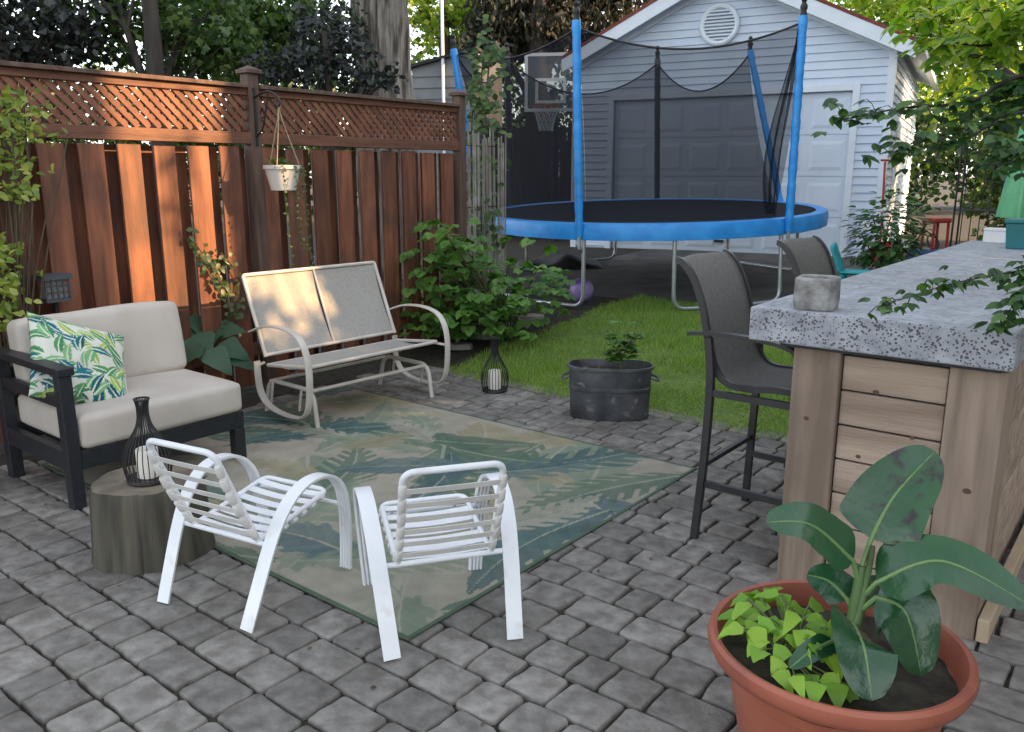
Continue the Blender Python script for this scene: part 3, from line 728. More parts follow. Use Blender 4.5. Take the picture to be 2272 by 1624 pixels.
boards('back_panel',lambda b,a,c:b.box(.838,.858,.315,BL-.305,a,c))
b=MB(); b.box(.11,.86,.05,BL-.05,1.002,1.0185); b.build('support_board',m_black,bar,smooth=0)
b=MB(); b.box(.885,.925,.10,BL-.1,.0,.09); b.build('base_plank',m_ply,bar,smooth=0,bevel=.004)
m_knot=mk('wood_knot',(.07,.04,.025),(.11,.065,.042),60,.8)
for (x,z,r,y) in ((.46,.86,.012,.1108),(.60,.71,.009,.1108),(.42,.60,.010,.1108),(.55,.46,.013,.1108),(.62,.33,.009,.1108),(.80,.56,.014,.0888),(.22,.72,.011,.0888)):
    b=MB(); b.add([(x+r*math.cos(2*PI*k/12),y,z+r*.75*math.sin(2*PI*k/12)) for k in range(12)],[tuple(range(12))]); b.build('knot',m_knot,bar,smooth=0)
p=G(1810,684,1.15)
ch=thing('concrete_cup','rough square concrete candle cup on the near corner of the bar top','candle holder',(p.x,p.y,1.151),-AX+.15)
b=MB()
def oct(w,c,z): return [(w,-w+c,z),(w,w-c,z),(w-c,w,z),(-w+c,w,z),(-w,w-c,z),(-w,-w+c,z),(-w+c,-w,z),(w-c,-w,z)]
rings=[oct(.072,.02,0),oct(.076,.022,.03),oct(.074,.02,.115),oct(.066,.02,.122),oct(.054,.018,.118),oct(.05,.018,.03)]
vs=[p_ for r in rings for p_ in r]; fs=[(i*8+k,i*8+(k+1)%8,(i+1)*8+(k+1)%8,(i+1)*8+k) for i in range(5) for k in range(8)]+[tuple(range(7,-1,-1)),tuple(40+k for k in range(8))]
b.add(vs,fs); b.build('cup',mk('cup_concrete',(.14,.135,.125),(.33,.32,.31),16,.9,.9,50),ch,smooth=25,bevel=.004)
b=MB(); b.lathe([(.045,.031),(.046,.07),(0,.07)],20); b.build('wax',m_candle,ch)
p=G(2208,538,1.15)
bx=thing('white_box','small white box at the far end of the bar top','box',(p.x,p.y,1.151),-AX)
b=MB(); b.box(-.075,.075,-.06,.06,0,.085); b.build('carton',m_boxw,bx,smooth=0,bevel=.004)
b=MB(); b.box(-.078,.078,-.063,.063,.086,.105); b.build('lid',m_boxw,bx,smooth=0,bevel=.004)
p=G(2268,552,1.15)
bn=thing('plastic_bin','dark teal plastic bin near the far end of the bar top','bin',(p.x,p.y,1.151),-AX)
b=MB(); b.add([(-.09,-.07,0),(.09,-.07,0),(.09,.07,0),(-.09,.07,0),(-.105,-.085,.17),(.105,-.085,.17),(.105,.085,.17),(-.105,.085,.17)],[(0,3,2,1),(0,1,5,4),(1,2,6,5),(2,3,7,6),(3,0,4,7),(4,5,6,7)]); b.build('tub',m_tealbin,bn,smooth=0,bevel=.006)
b=MB(); b.box(-.115,.115,-.095,.095,.171,.20); b.build('lid',m_tealbin,bn,smooth=0,bevel=.008)

# ------------------------------------------------------------------ bar stools
def stool(loc,rz,label):
    t=thing('bar_stool',label,'bar stool',loc,rz,'bar stools along the bar')
    hw=.235
    P=[(.21,.715),(.19,.745),(.10,.752),(-.02,.738),(-.12,.745),(-.185,.80),(-.225,.92),(-.265,1.08),(-.315,1.20),(-.37,1.265),(-.405,1.275)]
    S=spline([(x,0,z) for x,z in P],4)
    def cr(y,k): return -.03*(1-(y/hw)**2)*max(0,(k-.5)*2)
    b=MB(); m=len(S)-1
    b.grid(lambda a,c:V((S[round(a*m)].x+cr((c*2-1)*hw,a),(c*2-1)*hw,S[round(a*m)].z-.012*(1-(c*2-1)**2)*(1 if a<.5 else 0)+ (.02*(c*2-1)**2 if a>.95 else 0)*-1)),m,8)
    o=b.build('sling',m_stool,t,smooth=80); sm=o.modifiers.new('thick','SOLIDIFY'); sm.thickness=.006
    for sy in (-1,1):
        y=sy*(hw+.008); b=MB(); b.sweep([V((p.x,y,p.z)) for p in S[1:-1]],(0,1,0),[(-.011,-.014),(.011,-.014),(.011,.014),(-.011,.014)]); b.build('side_rail',m_stoolf,t)
    sq=[(-.014,-.016),(.014,-.016),(.014,.016),(-.014,.016)]
    for sy in (-1,1):
        y=sy*(hw+.035)
        b=MB(); b.sweep(spline([(-.225,y+sy*.02,0),(-.205,y,.40),(-.195,y,.75),(-.215,y,.945)],5),(0,1,0),sq); b.build('leg',m_stoolf,t)
        b=MB(); b.sweep(spline([(.215,y+sy*.02,0),(.195,y,.40),(.185,y,.74)],5),(0,1,0),sq); b.build('leg',m_stoolf,t)
        b=MB(); b.sweep(spline([(-.31,y,.955),(-.2,y,.968),(0,y,.965),(.14,y,.945),(.185,y,.90),(.186,y,.75)],5),(0,1,0),[(-.022,-.008),(.022,-.008),(.022,.008),(-.022,.008)]); b.build('armrest',m_stoolf,t)
        b=MB(); b.bar((-.20,y,.27),(.19,y,.27),.022,.03,(0,0,1)); b.build('side_stretcher',m_stoolf,t,smooth=0)
        b=MB(); b.bar((-.19,y,.70),(.19,y,.70),.02,.03,(0,0,1)); b.build('seat_rail',m_stoolf,t,smooth=0)
    b=MB(); b.bar((.198,-hw-.03,.30),(.198,hw+.03,.30),.03,.022,(0,0,1)); b.build('footrest',m_stoolf,t,smooth=0)
    b=MB(); b.bar((-.207,-hw-.03,.36),(-.207,hw+.03,.36),.022,.022,(0,0,1)); b.build('rear_stretcher',m_stoolf,t,smooth=0)
    return t
def barp(x,y): p=NL+Q*x+U*y; return (p.x,p.y,0)
s1=stool(barp(-.085,.56),-AX,'grey sling bar stool nearest the viewer at the near end of the bar')
s2=dup(s1,barp(-.08,1.74),-AX-.06,'grey sling bar stool half hidden behind the bar top, farther from the viewer')

# ------------------------------------------------------------------ zinc tub planter
p=G(1352,925,0)
tu=thing('tub_planter','dark oval metal tub planter with a young bramble plant at the lawn edge','planter',(p.x,p.y+.02,.004),Rd(-6))
def ov(rx,ry,z,n=40): return [(rx*math.copysign(abs(math.cos(2*PI*k/n))**.7,math.cos(2*PI*k/n)),ry*math.copysign(abs(math.sin(2*PI*k/n))**.8,math.sin(2*PI*k/n)),z) for k in range(n)]
b=MB(); R_=[ov(.265,.14,0),ov(.272,.145,.01),ov(.278,.15,.20),ov(.285,.157,.205),ov(.285,.157,.222),ov(.278,.15,.228),ov(.284,.155,.345),ov(.296,.167,.35),ov(.296,.167,.368),ov(.284,.155,.37),ov(.275,.147,.31)]
vs=[q for r in R_ for q in r]; fs=[(i*40+k,i*40+(k+1)%40,(i+1)*40+(k+1)%40,(i+1)*40+k) for i in range(len(R_)-1) for k in range(40)]+[tuple(range(39,-1,-1))]
b.add(vs,fs); b.build('tub',m_tub,tu)
b=MB(); b.add(ov(.276,.148,.315),[tuple(range(40))]); b.build('soil',m_soil,tu)
for sx in (-1,1):
    b=MB(); b.tube(spline([(sx*.28,-.06,.29),(sx*.32,-.06,.275),(sx*.33,0,.265),(sx*.32,.06,.275),(sx*.28,.06,.29)],5),.009,8); b.build('handle',m_tub,tu)
b=MB(); sb=MB()
for k in range(11):
    a=random.uniform(0,2*PI); top=V((.08+.10*math.cos(a),.02+.07*math.sin(a),random.uniform(.42,.66))); sb.tube(spline([(.07,.02,.31),(.075,.02,.4),top],4),.004,6)
    for j in range(3):
        c=V((.07,.02,.36)).lerp(top,.45+.27*j); a2=a+j*2
        for da in (-.8,0,.8):
            d=V((math.cos(a2+da),math.sin(a2+da),.35)); b.leaf(c,d,(0,0,1),random.uniform(.07,.11),.036,.7,5,.2)
sb.build('stems',m_stem,tu); b.build('foliage',l_rasp,tu)
b=MB()
for k in range(14):
    a=random.uniform(0,2*PI); c=V((-.12+.07*math.cos(a),.05*math.sin(a)-.02,.315)); b.leaf(c,(math.cos(a),math.sin(a),random.uniform(.3,1.4)),(0,0,1),.06,.014,.9,4)
b.build('withered_plant',leafmat('withered',[(.07,.02,.02),(.12,.05,.03),(.08,.06,.03)],.2),tu)

# ------------------------------------------------------------------ terracotta pot with banana plant
PC=G(1858,1415,.44)
pt=thing('potted_banana','large terracotta pot with a banana plant and lime green vine in front of the bar','potted plant',(PC.x,PC.y,0))
b=MB(); b.lathe([(.21,0),(.215,.005),(.245,.16),(.275,.31),(.290,.365),(.308,.38),(.328,.390),(.337,.410),(.334,.432),(.324,.441),(.313,.438),(.303,.42),(.295,.38),(.285,.33)],96,cap=False); b.build('pot',m_terra,pt)
b=MB(); b.grid(lambda a,c:V((.294*c*math.cos(2*PI*a),.294*c*math.sin(2*PI*a),.37+.03*(1-c)+.008*math.sin(a*40)*math.sin(c*17))),48,10,True); b.build('soil',m_soil,pt)
def loc(px,py,t): return AT(px,py,t)-V((PC.x,PC.y,0))
sb_=loc(1893,1420,2.22); sb_.z=.38
st_top=loc(1912,1255,2.2)
b=MB(); b.tube(spline([sb_,sb_.lerp(st_top,.5)+V((-.006,0,0)),st_top],6),[.023-.0010*k for k in range(13)],12)
b.tube(spline([sb_+V((.004,0,.1)),sb_.lerp(st_top,.8)+V((.012,-.006,0)),st_top+V((.02,-.01,.06))],5),[.015-.0009*k for k in range(11)],10)
b.build('stem',m_bstem,pt)
def banana(p0,pts,hw,mat,nrm,fold=.12,wave=.05):
    path=spline(pts,12); n=len(path)-1; nrm=V(nrm); b=MB(); vs=[];ph=random.random()*5
    mid=[]
    for i,p in enumerate(path):
        t=i/n; tg=(path[min(n,i+1)]-path[max(0,i-1)]).normalized(); nn=(nrm-tg*nrm.dot(tg)).normalized(); sd=tg.cross(nn)
        w=hw*max(.015,min(1,(t*5.5))**.6*(1-t**2.8)**.62)
        for k in range(-4,5):
            f=k/4; vs.append(p+sd*(w*f)+nn*(fold*w*abs(f)-.25*w*f*f*fold+wave*w*abs(f)**2*math.sin(t*14+ph+(2 if f>0 else 0))+.018*w*math.sin(t*62-abs(f)*6)))
        mid.append(p-nn*.001)
    fs=[(i*9+k,(i+1)*9+k,(i+1)*9+k+1,i*9+k+1) for i in range(n) for k in range(8)]
    b.add(vs,fs); lf=b.build('leaf',mat,pt,smooth=80)
    m=MB(); pp=[V(p0)]+mid; k_=len(pp); m.tube(pp,[.0072*(1-.88*i/k_) for i in range(k_)],8); m.build('midrib',m_midrib,lf)
banana(st_top,[loc(1933,1195,2.2),loc(1985,1100,2.2),loc(2075,1000,2.22)],.105,l_banb,(-.45,-.8,.15))
banana(loc(1905,1290,2.2),[loc(1893,1245,2.19),loc(1800,1165,2.17),loc(1700,1158,2.16)],.070,l_ban,(-.1,-.55,.8))
banana(loc(1918,1320,2.2),[loc(1945,1292,2.17),loc(2090,1245,2.08),loc(2290,1345,1.98)],.084,l_ban,(-.1,-.5,.85))
banana(loc(1900,1390,2.2),[loc(1893,1385,2.16),loc(1918,1440,2.02),loc(1935,1555,1.98)],.086,l_ban,(0,-.9,.45))
banana(loc(1915,1350,2.2),[loc(1945,1325,2.18),loc(2010,1360,2.14),loc(2045,1500,2.12)],.095,l_ban,(.1,-.9,.4))
banana(loc(1893,1400,2.2),[loc(1850,1422,2.12),loc(1800,1445,2.08),loc(1752,1482,2.06)],.03,l_ban,(0,-.5,.8))
banana(loc(1893,1350,2.22),[loc(1880,1330,2.24),loc(1840,1290,2.27),loc(1790,1275,2.3)],.055,l_ban,(0,-.7,.7))
banana(loc(1900,1360,2.21),[loc(1930,1340,2.2),loc(1985,1325,2.24),loc(2080,1370,2.28)],.065,l_ban,(0,-.6,.8))
b=MB(); sv=MB(); placed=[]
tries=0
while len(placed)<60 and tries<4000:
    tries+=1
    a0=random.uniform(0,2*PI); r0=math.sqrt(random.random())
    x,y=-.140+.150*r0*math.cos(a0),.0+.22*r0*math.sin(a0)
    if math.hypot(x,y)>.275: continue
    if any(math.hypot(x-q[0],y-q[1])<.027 for q in placed): continue
    placed.append((x,y))
    out=V((x+.13,y,0)); d=(out*4+V((-.1,-.45,0))+V((random.uniform(-.7,.7),random.uniform(-.7,.7),0))); d.z=random.uniform(-.6,.0)*max(.4,d.length)
    z=.425+.075*(1-r0**2)+random.uniform(-.02,.035)
    b.leaf((x,y,z),d,(random.uniform(-.35,.35),random.uniform(-.5,.1),1),random.uniform(.05,.088),random.uniform(.019,.029),.6,12,.2,2,.05)
    sv.tube(spline([(-.12+random.uniform(-.04,.04),random.uniform(-.05,.05),.375),((x-.12)/2,y/2,z-.03),(x,y,z)],3),.0022,5)
b.build('vine_leaves',l_lime,pt,smooth=80); sv.build('vine_stems',m_stem,pt)

# ------------------------------------------------------------------ trampoline
TC=V((1.76,10.72,0))
tr=thing('trampoline','round trampoline with blue pad and black safety net in front of the garage','trampoline',(TC.x,TC.y,.30),-AX,rx=Rd(2.1))
RT=2.09
def tp(phi,r,z): a=Rd(phi)+AX; return V((r*math.cos(a),r*math.sin(a),z))
b=MB(); b.lathe([(0,.905),(RT-.10,.909)],72,cap=False); b.build('jumping_mat',m_mat,tr)
b=MB(); nseg=96
prf=[(RT-.115,.91),(RT-.09,.918),(RT-.03,.922),(RT+.01,.91),(RT+.025,.86),(RT+.02,.745),(RT+.01,.742),(RT-.0,.86),(RT-.05,.895),(RT-.115,.90)]
b.lathe(prf,nseg,(0,0,0),lambda a,z:1+.002*math.sin(a*24)+(.004*math.sin(a*31+1) if z<.8 else 0),cap=False); b.build('pad',m_blue,tr)
b=MB(); b.tube([tp(k*6,RT-.03,.85) for k in range(60)],.022,8,True); b.build('frame',m_galv,tr)
legs=[(-118.5,-156),(-57,-92),(12,48),(95,138)]
for a0,a1 in legs:
    am=(a0+a1)/2
    b=MB(); b.tube(rpath([tp(a0,RT-.03,.85),tp(a0,RT-.0,.03),tp(am,RT-.05,.02),tp(a1,RT-.0,.03),tp(a1,RT-.03,.85)],.14,6),.022,10); b.build('leg',m_galv,tr)
poles=[(-56.5,2.14,-57,2.18,m_blue),(-119,2.14,-119.3,2.17,m_blue),(178,2.15,172.5,2.44,m_blue),(145,2.13,143,2.21,m_dgrey),(78,2.13,79,2.16,m_dgrey),(24,2.13,40,1.98,m_blue)]
tops=[]
for (p0,r0,p1,r1,mt) in poles:
    a=tp(p0,r0,.78); c=tp(p1,r1,2.90)
    n=40; pts=[a.lerp(c,k/n) for k in range(n+1)]
    b=MB(); b.tube(pts,[.036]*2+[.043+.003*math.sin(k*2.1)+.002*math.sin(k*5.3) for k in range(n-1)],14); po=b.build('pole',mt,tr)
    b=MB(); b.lathe([(.03,0),(.034,.02),(.026,.05),(.036,.075),(.036,.10),(.02,.13),(.03,.16),(.018,.185),(0,.19)],16,c-V((0,0,.01))); b.build('pole_cap',m_rackm,po)
    b=MB(); b.tube([tp(p0,RT-.03,.62),tp(p0,r0,.66),tp(p0,r0,.79)],.02,8); b.build('pole_bracket',m_galv,po)
    tops.append(c)
b=MB(); order=[0,1,2,3,4,5]; sag=[.22,.16,.30,.42,.42]
def nettop(i,j,u,sg):
    t=tops[i].lerp(tops[j],u)*.985; t.z=2.83-sg*4*u*(1-u); return t
for si in range(5):
    i,j=order[si],order[si+1]; p0=poles[i][0]; p1=poles[j][0]
    if i==1: p1=-182
    def fn(u,v,i=i,j=j,p0=p0,p1=p1,sg=sag[si],si=si):
        top=nettop(i,j,u,sg)
        bot=tp(p0+(p1-p0)*u,RT-.12,.93)
        p=bot.lerp(top,v); k=.03*math.sin(u*19+si)*math.sin(PI*v)
        ctr=V((p.x,p.y,0)).normalized(); return p-ctr*(.05*math.sin(PI*v))+ctr*k
    b.grid(fn,16,10)
nt_=b.build('safety_net',m_net,tr)
b=MB()
for si in range(5):
    i,j=order[si],order[si+1]
    b.tube([nettop(i,j,k/16,sag[si])+V((0,0,.003)) for k in range(17)],.011,6)
b.build('net_cord',m_rackm,nt_)
b=MB()
b.grid(lambda a,c:(tops[0]*.985+V((0,0,-.07))).lerp(tp(-53,1.86,.94),c)+V((-.30*a*math.sin(PI*c*.9)*(.4+.6*c)+.02*math.sin(a*20),.03*math.sin(a*17+c*3),0))+V((.06*math.sin(PI*c),-.05*math.sin(PI*c),0)),18,14)
b.build('net_bunch',m_net2,nt_)

# ------------------------------------------------------------------ garage
GA=Rd(28); GW=4.95; GE=3.42-.38; GP=4.60-.38; GD=6.2
gq=V((math.cos(GA),-math.sin(GA),0)); GL=V((3.255,13.68,.38))-gq*(GW/2)
ga=thing('garage','white sided garage with gabled roof, round vent and panelled door','garage',GL,-GA)
def xf(z):
    if z<GE: return (0,GW)
    k=(z-GE)/(GP-GE); return (GW/2*k,GW-GW/2*k)
d0,d1,dh=.72,4.43,2.45
def siding(b,xf,z0,z1,holes=(),M=None,c=.118,y=0):
    z=z0
    while z<z1-.01:
        zt=min(z+c,z1); (a0,a1),(c0,c1)=xf(z+.001),xf(zt)
        segs=[(a0,a1,c0,c1)]
        for (h0,h1,hz0,hz1) in holes:
            if z+c*.5<hz1 and z+c*.5>hz0:
                ns=[]
                for (p,q,r,s) in segs:
                    if h0>p and h1<q: ns+=[(p,h0,r,h0),(h1,q,h1,s)]
                    else: ns.append((p,q,r,s))
                segs=ns
        for (p,q,r,s) in segs:
            if q-p<.02: continue
            b.add([(p,y-.028,z),(q,y-.028,z),(s,y-.003,zt),(r,y-.003,zt),(p,y-.003,z),(q,y-.003,z)],[(0,1,2,3),(4,5,1,0)],M)
        z=zt
b=MB(); siding(b,xf,.05,GP,[(d0-.1,d1+.1,-1,dh+.1)])
b.prism([(0.0,0),(d0-.02,0),(d0-.02,dh+.02),(d1+.02,dh+.02),(d1+.02,0),(GW,0),(GW,GE),(GW/2,GP),(0,GE)],0,.1)
Ms=Matrix.Translation((GW,0,0))@Matrix.Rotation(PI/2,4,'Z')
siding(b,lambda z:(.0,GD),.05,GE,[(1.2,2.15,-1,2.1)],Ms); b.box(GW-.1,GW-.002,.101,GD,0,GE)
Ml=Matrix.Rotation(-PI/2,4,'Z')
siding(b,lambda z:(-GD,0.),.05,GE,[],Ml); b.box(.002,.1,.101,GD,0,GE); b.box(.1,GW-.1,GD-.1,GD,0,GE)
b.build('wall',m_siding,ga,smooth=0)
sl=(GP-GE)/(GW/2); ovs={-1:.08,1:.28}
b=MB()
for sx in (-1,1):
    X=lambda x:(GW/2+sx*x)
    e=GW/2+ovs[sx]
    b.prism([(X(0),GP+.115),(X(e),GP-sl*e+.115),(X(e),GP-sl*e+.165),(X(0),GP+.165)],-.36,GD+.3)
b.build('roof',m_red,ga,smooth=0)
for sx in (-1,1):
    X=lambda x:(GW/2+sx*x); e=GW/2+ovs[sx]
    b=MB(); b.prism([(X(0.0),GP+.112),(X(e),GP+.112-sl*e),(X(e),GP-.09-sl*e),(X(0.0),GP-.09)],-.35,-.31)
    b.build('rake_board',m_trim,ga,smooth=0)
    b=MB(); b.prism([(X(0.0),GP+.01),(X(GW/2+.02),GP+.01-sl*(GW/2+.02)),(X(GW/2+.02),GP-.12-sl*(GW/2+.02)),(X(0),GP-.12)],-.052,-.03); b.build('frieze_board',m_trim,ga,smooth=0)
    b=MB(); b.prism([(X(0.0),GP+.11),(X(e-.01),GP+.11-sl*(e-.01)),(X(e-.01),GP+.09-sl*(e-.01)),(X(0.0),GP+.09)],-.308,GD+.25); b.build('soffit',m_trim,ga,smooth=0)
    zz=GP-sl*e
    b=MB(); b.box(min(X(e+.002),X(e+.09)),max(X(e+.002),X(e+.09)),-.36 if sx>0 else -.2,GD+.3,zz+.02,zz+.13); b.build('gutter',m_trim,ga,smooth=0,bevel=.01)
for x in (0,GW):
    b=MB(); x0,x1=(-.03,.075) if x==0 else (GW-.075,GW+.03)
    b.box(x0,x1,-.036,.08,.0,GE); b.build('corner_board',m_trim,ga,smooth=0)
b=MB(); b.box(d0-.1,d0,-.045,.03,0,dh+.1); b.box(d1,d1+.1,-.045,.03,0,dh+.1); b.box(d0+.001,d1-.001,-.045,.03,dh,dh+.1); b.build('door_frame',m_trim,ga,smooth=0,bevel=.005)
b=MB(); b.box(d0+.002,d1-.002,.07,.09,0,dh-.002)
nr,nc=4,6; ph_=dh/nr; pw_=(d1-d0)/nc
for i in range(nr):
    b.box(d0+.004,d1-.004,.052,.0695,i*ph_+.008,(i+1)*ph_-.008)
    for j in range(nc):
        x0=d0+j*pw_+.06; x1=d0+(j+1)*pw_-.06; z0=i*ph_+.09; z1=(i+1)*ph_-.09
        b.add([(x0,.0515,z0),(x1,.0515,z0),(x1,.0515,z1),(x0,.0515,z1),(x0+.05,.04,z0+.05),(x1-.05,.04,z0+.05),(x1-.05,.04,z1-.05),(x0+.05,.04,z1-.05)],[(4,5,6,7),(0,1,5,4),(1,2,6,5),(2,3,7,6),(3,0,4,7)])
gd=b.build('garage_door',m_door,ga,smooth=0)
b=MB(); b.box((d0+d1)/2-.07,(d0+d1)/2+.07,.005,.05,.18,.22); b.build('handle',m_rackm,gd,smooth=0)
vc=V((GW/2-.05,0,3.88-.38)); 
b=MB(); b.tube([vc+V((.27*math.cos(2*PI*k/40),-.05,.27*math.sin(2*PI*k/40))) for k in range(40)],.04,8,True)
ve=b.build('vent',m_trim,ga)
b=MB()
for k in range(9):
    z=-.20+k*.05; hw_=math.sqrt(max(.001,.255**2-z*z)); b.bar(vc+V((-hw_,-.055,z)),vc+V((hw_,-.055,z)),.055,.008,(0,-.6,.8))
b.build('louvre',m_trim,ve,smooth=0)
b=MB(); b.box(GW+.004,GW+.04,1.2,2.15,.02,2.08); b.build('side_door',m_door,ga,smooth=0,bevel=.005)

hp=AT(1222,200,14.6)
ho=thing('basketball_hoop','clear basketball backboard with white markings on a black pole behind the trampoline','basketball hoop',(hp.x,hp.y,.42),Rd(-8))
zc=hp.z-.42
m_line=mk('white_line',(.82,.83,.84),(.86,.87,.88),5,.5)
b=MB(); b.box(-.46,.46,-.008,.008,zc-.36,zc+.62); b.build('backboard',m_clear,ho,smooth=0)
b=MB()
for (x0,x1,z0,z1) in ((-.46,.46,zc+.565,zc+.62),(-.46,.46,zc-.36,zc-.305),(-.46,-.405,zc-.305,zc+.565),(.405,.46,zc-.305,zc+.565),(-.27,.27,zc+.15,zc+.20),(-.27,.27,zc-.22,zc-.17),(-.27,-.22,zc-.17,zc+.15),(.22,.27,zc-.17,zc+.15)):
    b.box(x0,x1,-.014,-.010,z0,z1)
b.build('markings',m_line,ho,smooth=0)
b=MB(); b.tube([(.23*math.cos(2*PI*k/24)-.05,-.30+.23*math.sin(2*PI*k/24),zc-.30) for k in range(24)],.012,6,True); b.build('rim',mk('orange_rim',(.5,.1,.03),(.5,.12,.03),5,.5),ho)
b=MB()
for k in range(12):
    a=2*PI*k/12
    for sg in (1,-1):
        b.tube([(-.05+.23*math.cos(a),-.3+.23*math.sin(a),zc-.3),(-.05+.16*math.cos(a+sg*.4),-.3+.16*math.sin(a+sg*.4),zc-.5),(-.05+.12*math.cos(a+sg*.9),-.3+.12*math.sin(a+sg*.9),zc-.7)],.005,4)
b.build('hoop_net',m_trim,ho)
b=MB(); b.tube([(.05,.5,0),(.05,.5,zc-.6),(.02,.02,zc)],.05,10); b.build('pole',m_rackm,ho)

p=AT(915,150,15.5)
sh=thing('grey_shed','weathered grey sided shed behind the end of the fence','shed',(p.x,p.y,.4),Rd(-14))
b=MB(); siding(b,lambda z:(0,1.2),0,3.2,[],None,.2); b.prism([(0,0),(1.2,0),(1.2,3.42),(0,3.16)],0,2.0)
b.build('wall',m_grey,sh,smooth=0)
b=MB(); b.prism([(-.1,3.14),(1.26,3.44),(1.26,3.49),(-.1,3.19)],-.1,2.1); b.build('roof',m_dkroof,sh,smooth=0)
b=MB(); b.tube([(.62,-.07,.1),(.62,-.07,4.9)],.03,8); b.build('downpipe',m_trim,sh)
p0=AT(1040,300,16.3)
bf=thing('board_fence','dark brown board fence behind the trampoline left of the garage','fence',(p0.x,p0.y,.42),Rd(-4))
b=MB()
x=-1.0
while x<2.6: b.box(x,x+.14,0,.02,0,2.1+random.uniform(-.01,.01)); x+=.146
b.build('board_panel',m_dkwood,bf,smooth=0)
b=MB(); b.box(-1,2.6,.022,.06,.3,.39); b.build('rail',m_dkwood,bf,smooth=0)
b=MB(); b.box(-1,2.6,.022,.06,1.7,1.79); b.build('rail',m_dkwood,bf,smooth=0)
p=FL+U*4.12
rs=thing('reed_screen','narrow strip of pale reed screen at the end of the fence','screen',(p.x,p.y,gzp(p.x,p.y)),-AX)
b=MB()
for k in range(22): b.tube([(-.05+random.uniform(-.01,.01),.02+k*.03,0),(-.05+random.uniform(-.02,.02),.02+k*.03,1.95+random.uniform(-.12,.05))],.009,5)
b.build('reeds',m_bamboo,rs)
for z in (.5,1.2,1.8):
    b=MB(); b.tube([(-.042,.0,z),(-.042,.68,z)],.004,5); b.build('binding_wire',m_rackm,rs)
ip=V(rs.location)+U*.2
iv=thing('climbing_ivy','green climbing vine growing over the reed screen and fence end','climbing plant',ip)
b=MB(); sb=MB()
for (cx,cy,rx,ry,n) in ((1078,130,18,40,90),(1066,215,16,22,60),(1072,330,20,70,110),(1075,480,18,50,80),(1046,440,12,70,50),(1092,240,10,20,20)):
    for k in range(n):
        c=AT(random.gauss(cx,rx),random.gauss(cy,ry),random.uniform(8.45,8.95))-ip
        b.leaf(c,(random.uniform(-1,1),random.uniform(-1,.2),random.uniform(-.9,.3)),(random.uniform(-.4,.4),-.7,.7),random.uniform(.06,.11),random.uniform(.028,.04),.4,4,.2)
for px in (1052,1066,1080): sb.tube(spline([(0,0,0),AT(px,480,8.8)-ip,AT(px-6,300,8.8)-ip,AT(px+8,110,8.8)-ip],5),.01,5)
sb.build('stems',m_vinestem,iv); b.build('foliage',l_mid2,iv)

# ------------------------------------------------------------------ garden plants
def shrub_stems(b,c,tips,r=.006):
    for t in tips: b.tube(spline([c,(V(c)+V(t))/2+V((random.uniform(-.05,.05),random.uniform(-.05,.05),.06)),t],4),r,5)
bp=SQ(6.15,-4.95,gz(6.1))
ra=thing('raspberry_bush','bushy bramble with large lobed green leaves at the end of the fence','bush',bp)
b=MB(); sb=MB(); tips=[]; k=0
while k<340:
    px=random.gauss(1045,85); py=random.uniform(485,745)
    if px<905 or px>1235: continue
    if px>1000+ (py-495)*1.1 or (px<960 and py<560): 
        if random.random()<.9: continue
    k+=1
    t=random.uniform(7.3,8.4); c=AT(px,py,t)-bp
    if c.z<.02: c.z=random.uniform(.03,.2)
    a=random.uniform(0,2*PI); d=V((math.cos(a),math.sin(a)-.4,random.uniform(-.5,.2)))
    if k%9==0: tips.append(c)
    for da in (-.75,0,.75):
        M=Matrix.Rotation(da,3,'Z'); b.leaf(c,M@d,(random.uniform(-.2,.2),random.uniform(-.6,0),1),random.uniform(.10,.16)*(1 if da==0 else .8),random.uniform(.042,.058),.6,5,.2,0,.08)
shrub_stems(sb,V((0,0,0)),tips); sb.build('stems',m_vinestem,ra); b.build('foliage',l_rasp,ra)
bp2=G(1190,690,gz(6.6)); 
ra2=thing('bramble_shoot','light green bramble shoot spreading from the bush over the lawn edge','plant',(bp2.x,bp2.y,gz(6.4)))
b=MB(); sb=MB(); tips=[]
for k in range(75):
    px=random.uniform(1110,1265); py=random.uniform(590,690)+abs(px-1190)*.15; c=AT(px,py,random.uniform(7.4,8.2))-V(ra2.location); c.z=max(.03,c.z)
    if k%5==0: tips.append(c)
    a=random.uniform(0,2*PI); d=V((math.cos(a),math.sin(a)-.4,random.uniform(-.3,.3)))
    for da in (-.75,0,.75): b.leaf(c,Matrix.Rotation(da,3,'Z')@d,(0,-.3,1),random.uniform(.07,.12),.038,.5,4,.2)
shrub_stems(sb,V((-.2,0,0)),tips,.004); sb.build('stems',m_stem,ra2); b.build('foliage',l_rasp,ra2)
hp_=G(465,835,0)
hs=thing('broad_leaf_plant','plant with large bluish green leaves between the sofa and the glider','plant',(hp_.x,hp_.y,0))
b=MB(); sb=MB()
for (px,py,t,L,W,dx,dz) in ((405,745,6.1,.30,.11,-.8,.3),(440,715,6.2,.30,.11,-.3,.5),(500,730,6.2,.32,.12,.7,.3),(520,775,6.0,.26,.10,.9,-.2),(450,770,5.95,.30,.12,.2,-.2),(490,800,5.9,.26,.10,.6,-.4),(415,785,5.9,.24,.1,-.6,-.3),(470,750,6.1,.26,.11,.1,.2),(540,800,6.0,.2,.08,.8,-.3)):
    c=AT(px,py,t)-V(hs.location); b.leaf(c-V((dx,-.3,dz)).normalized()*L*.5,(dx,-.35,dz),(0,-.6,.8),L,W,.7,8,.15,2,.05); sb.tube(spline([(0,0,0),c*.6+V((0,.02,.05)),c-V((dx,-.3,dz)).normalized()*L*.5],4),.006,6)
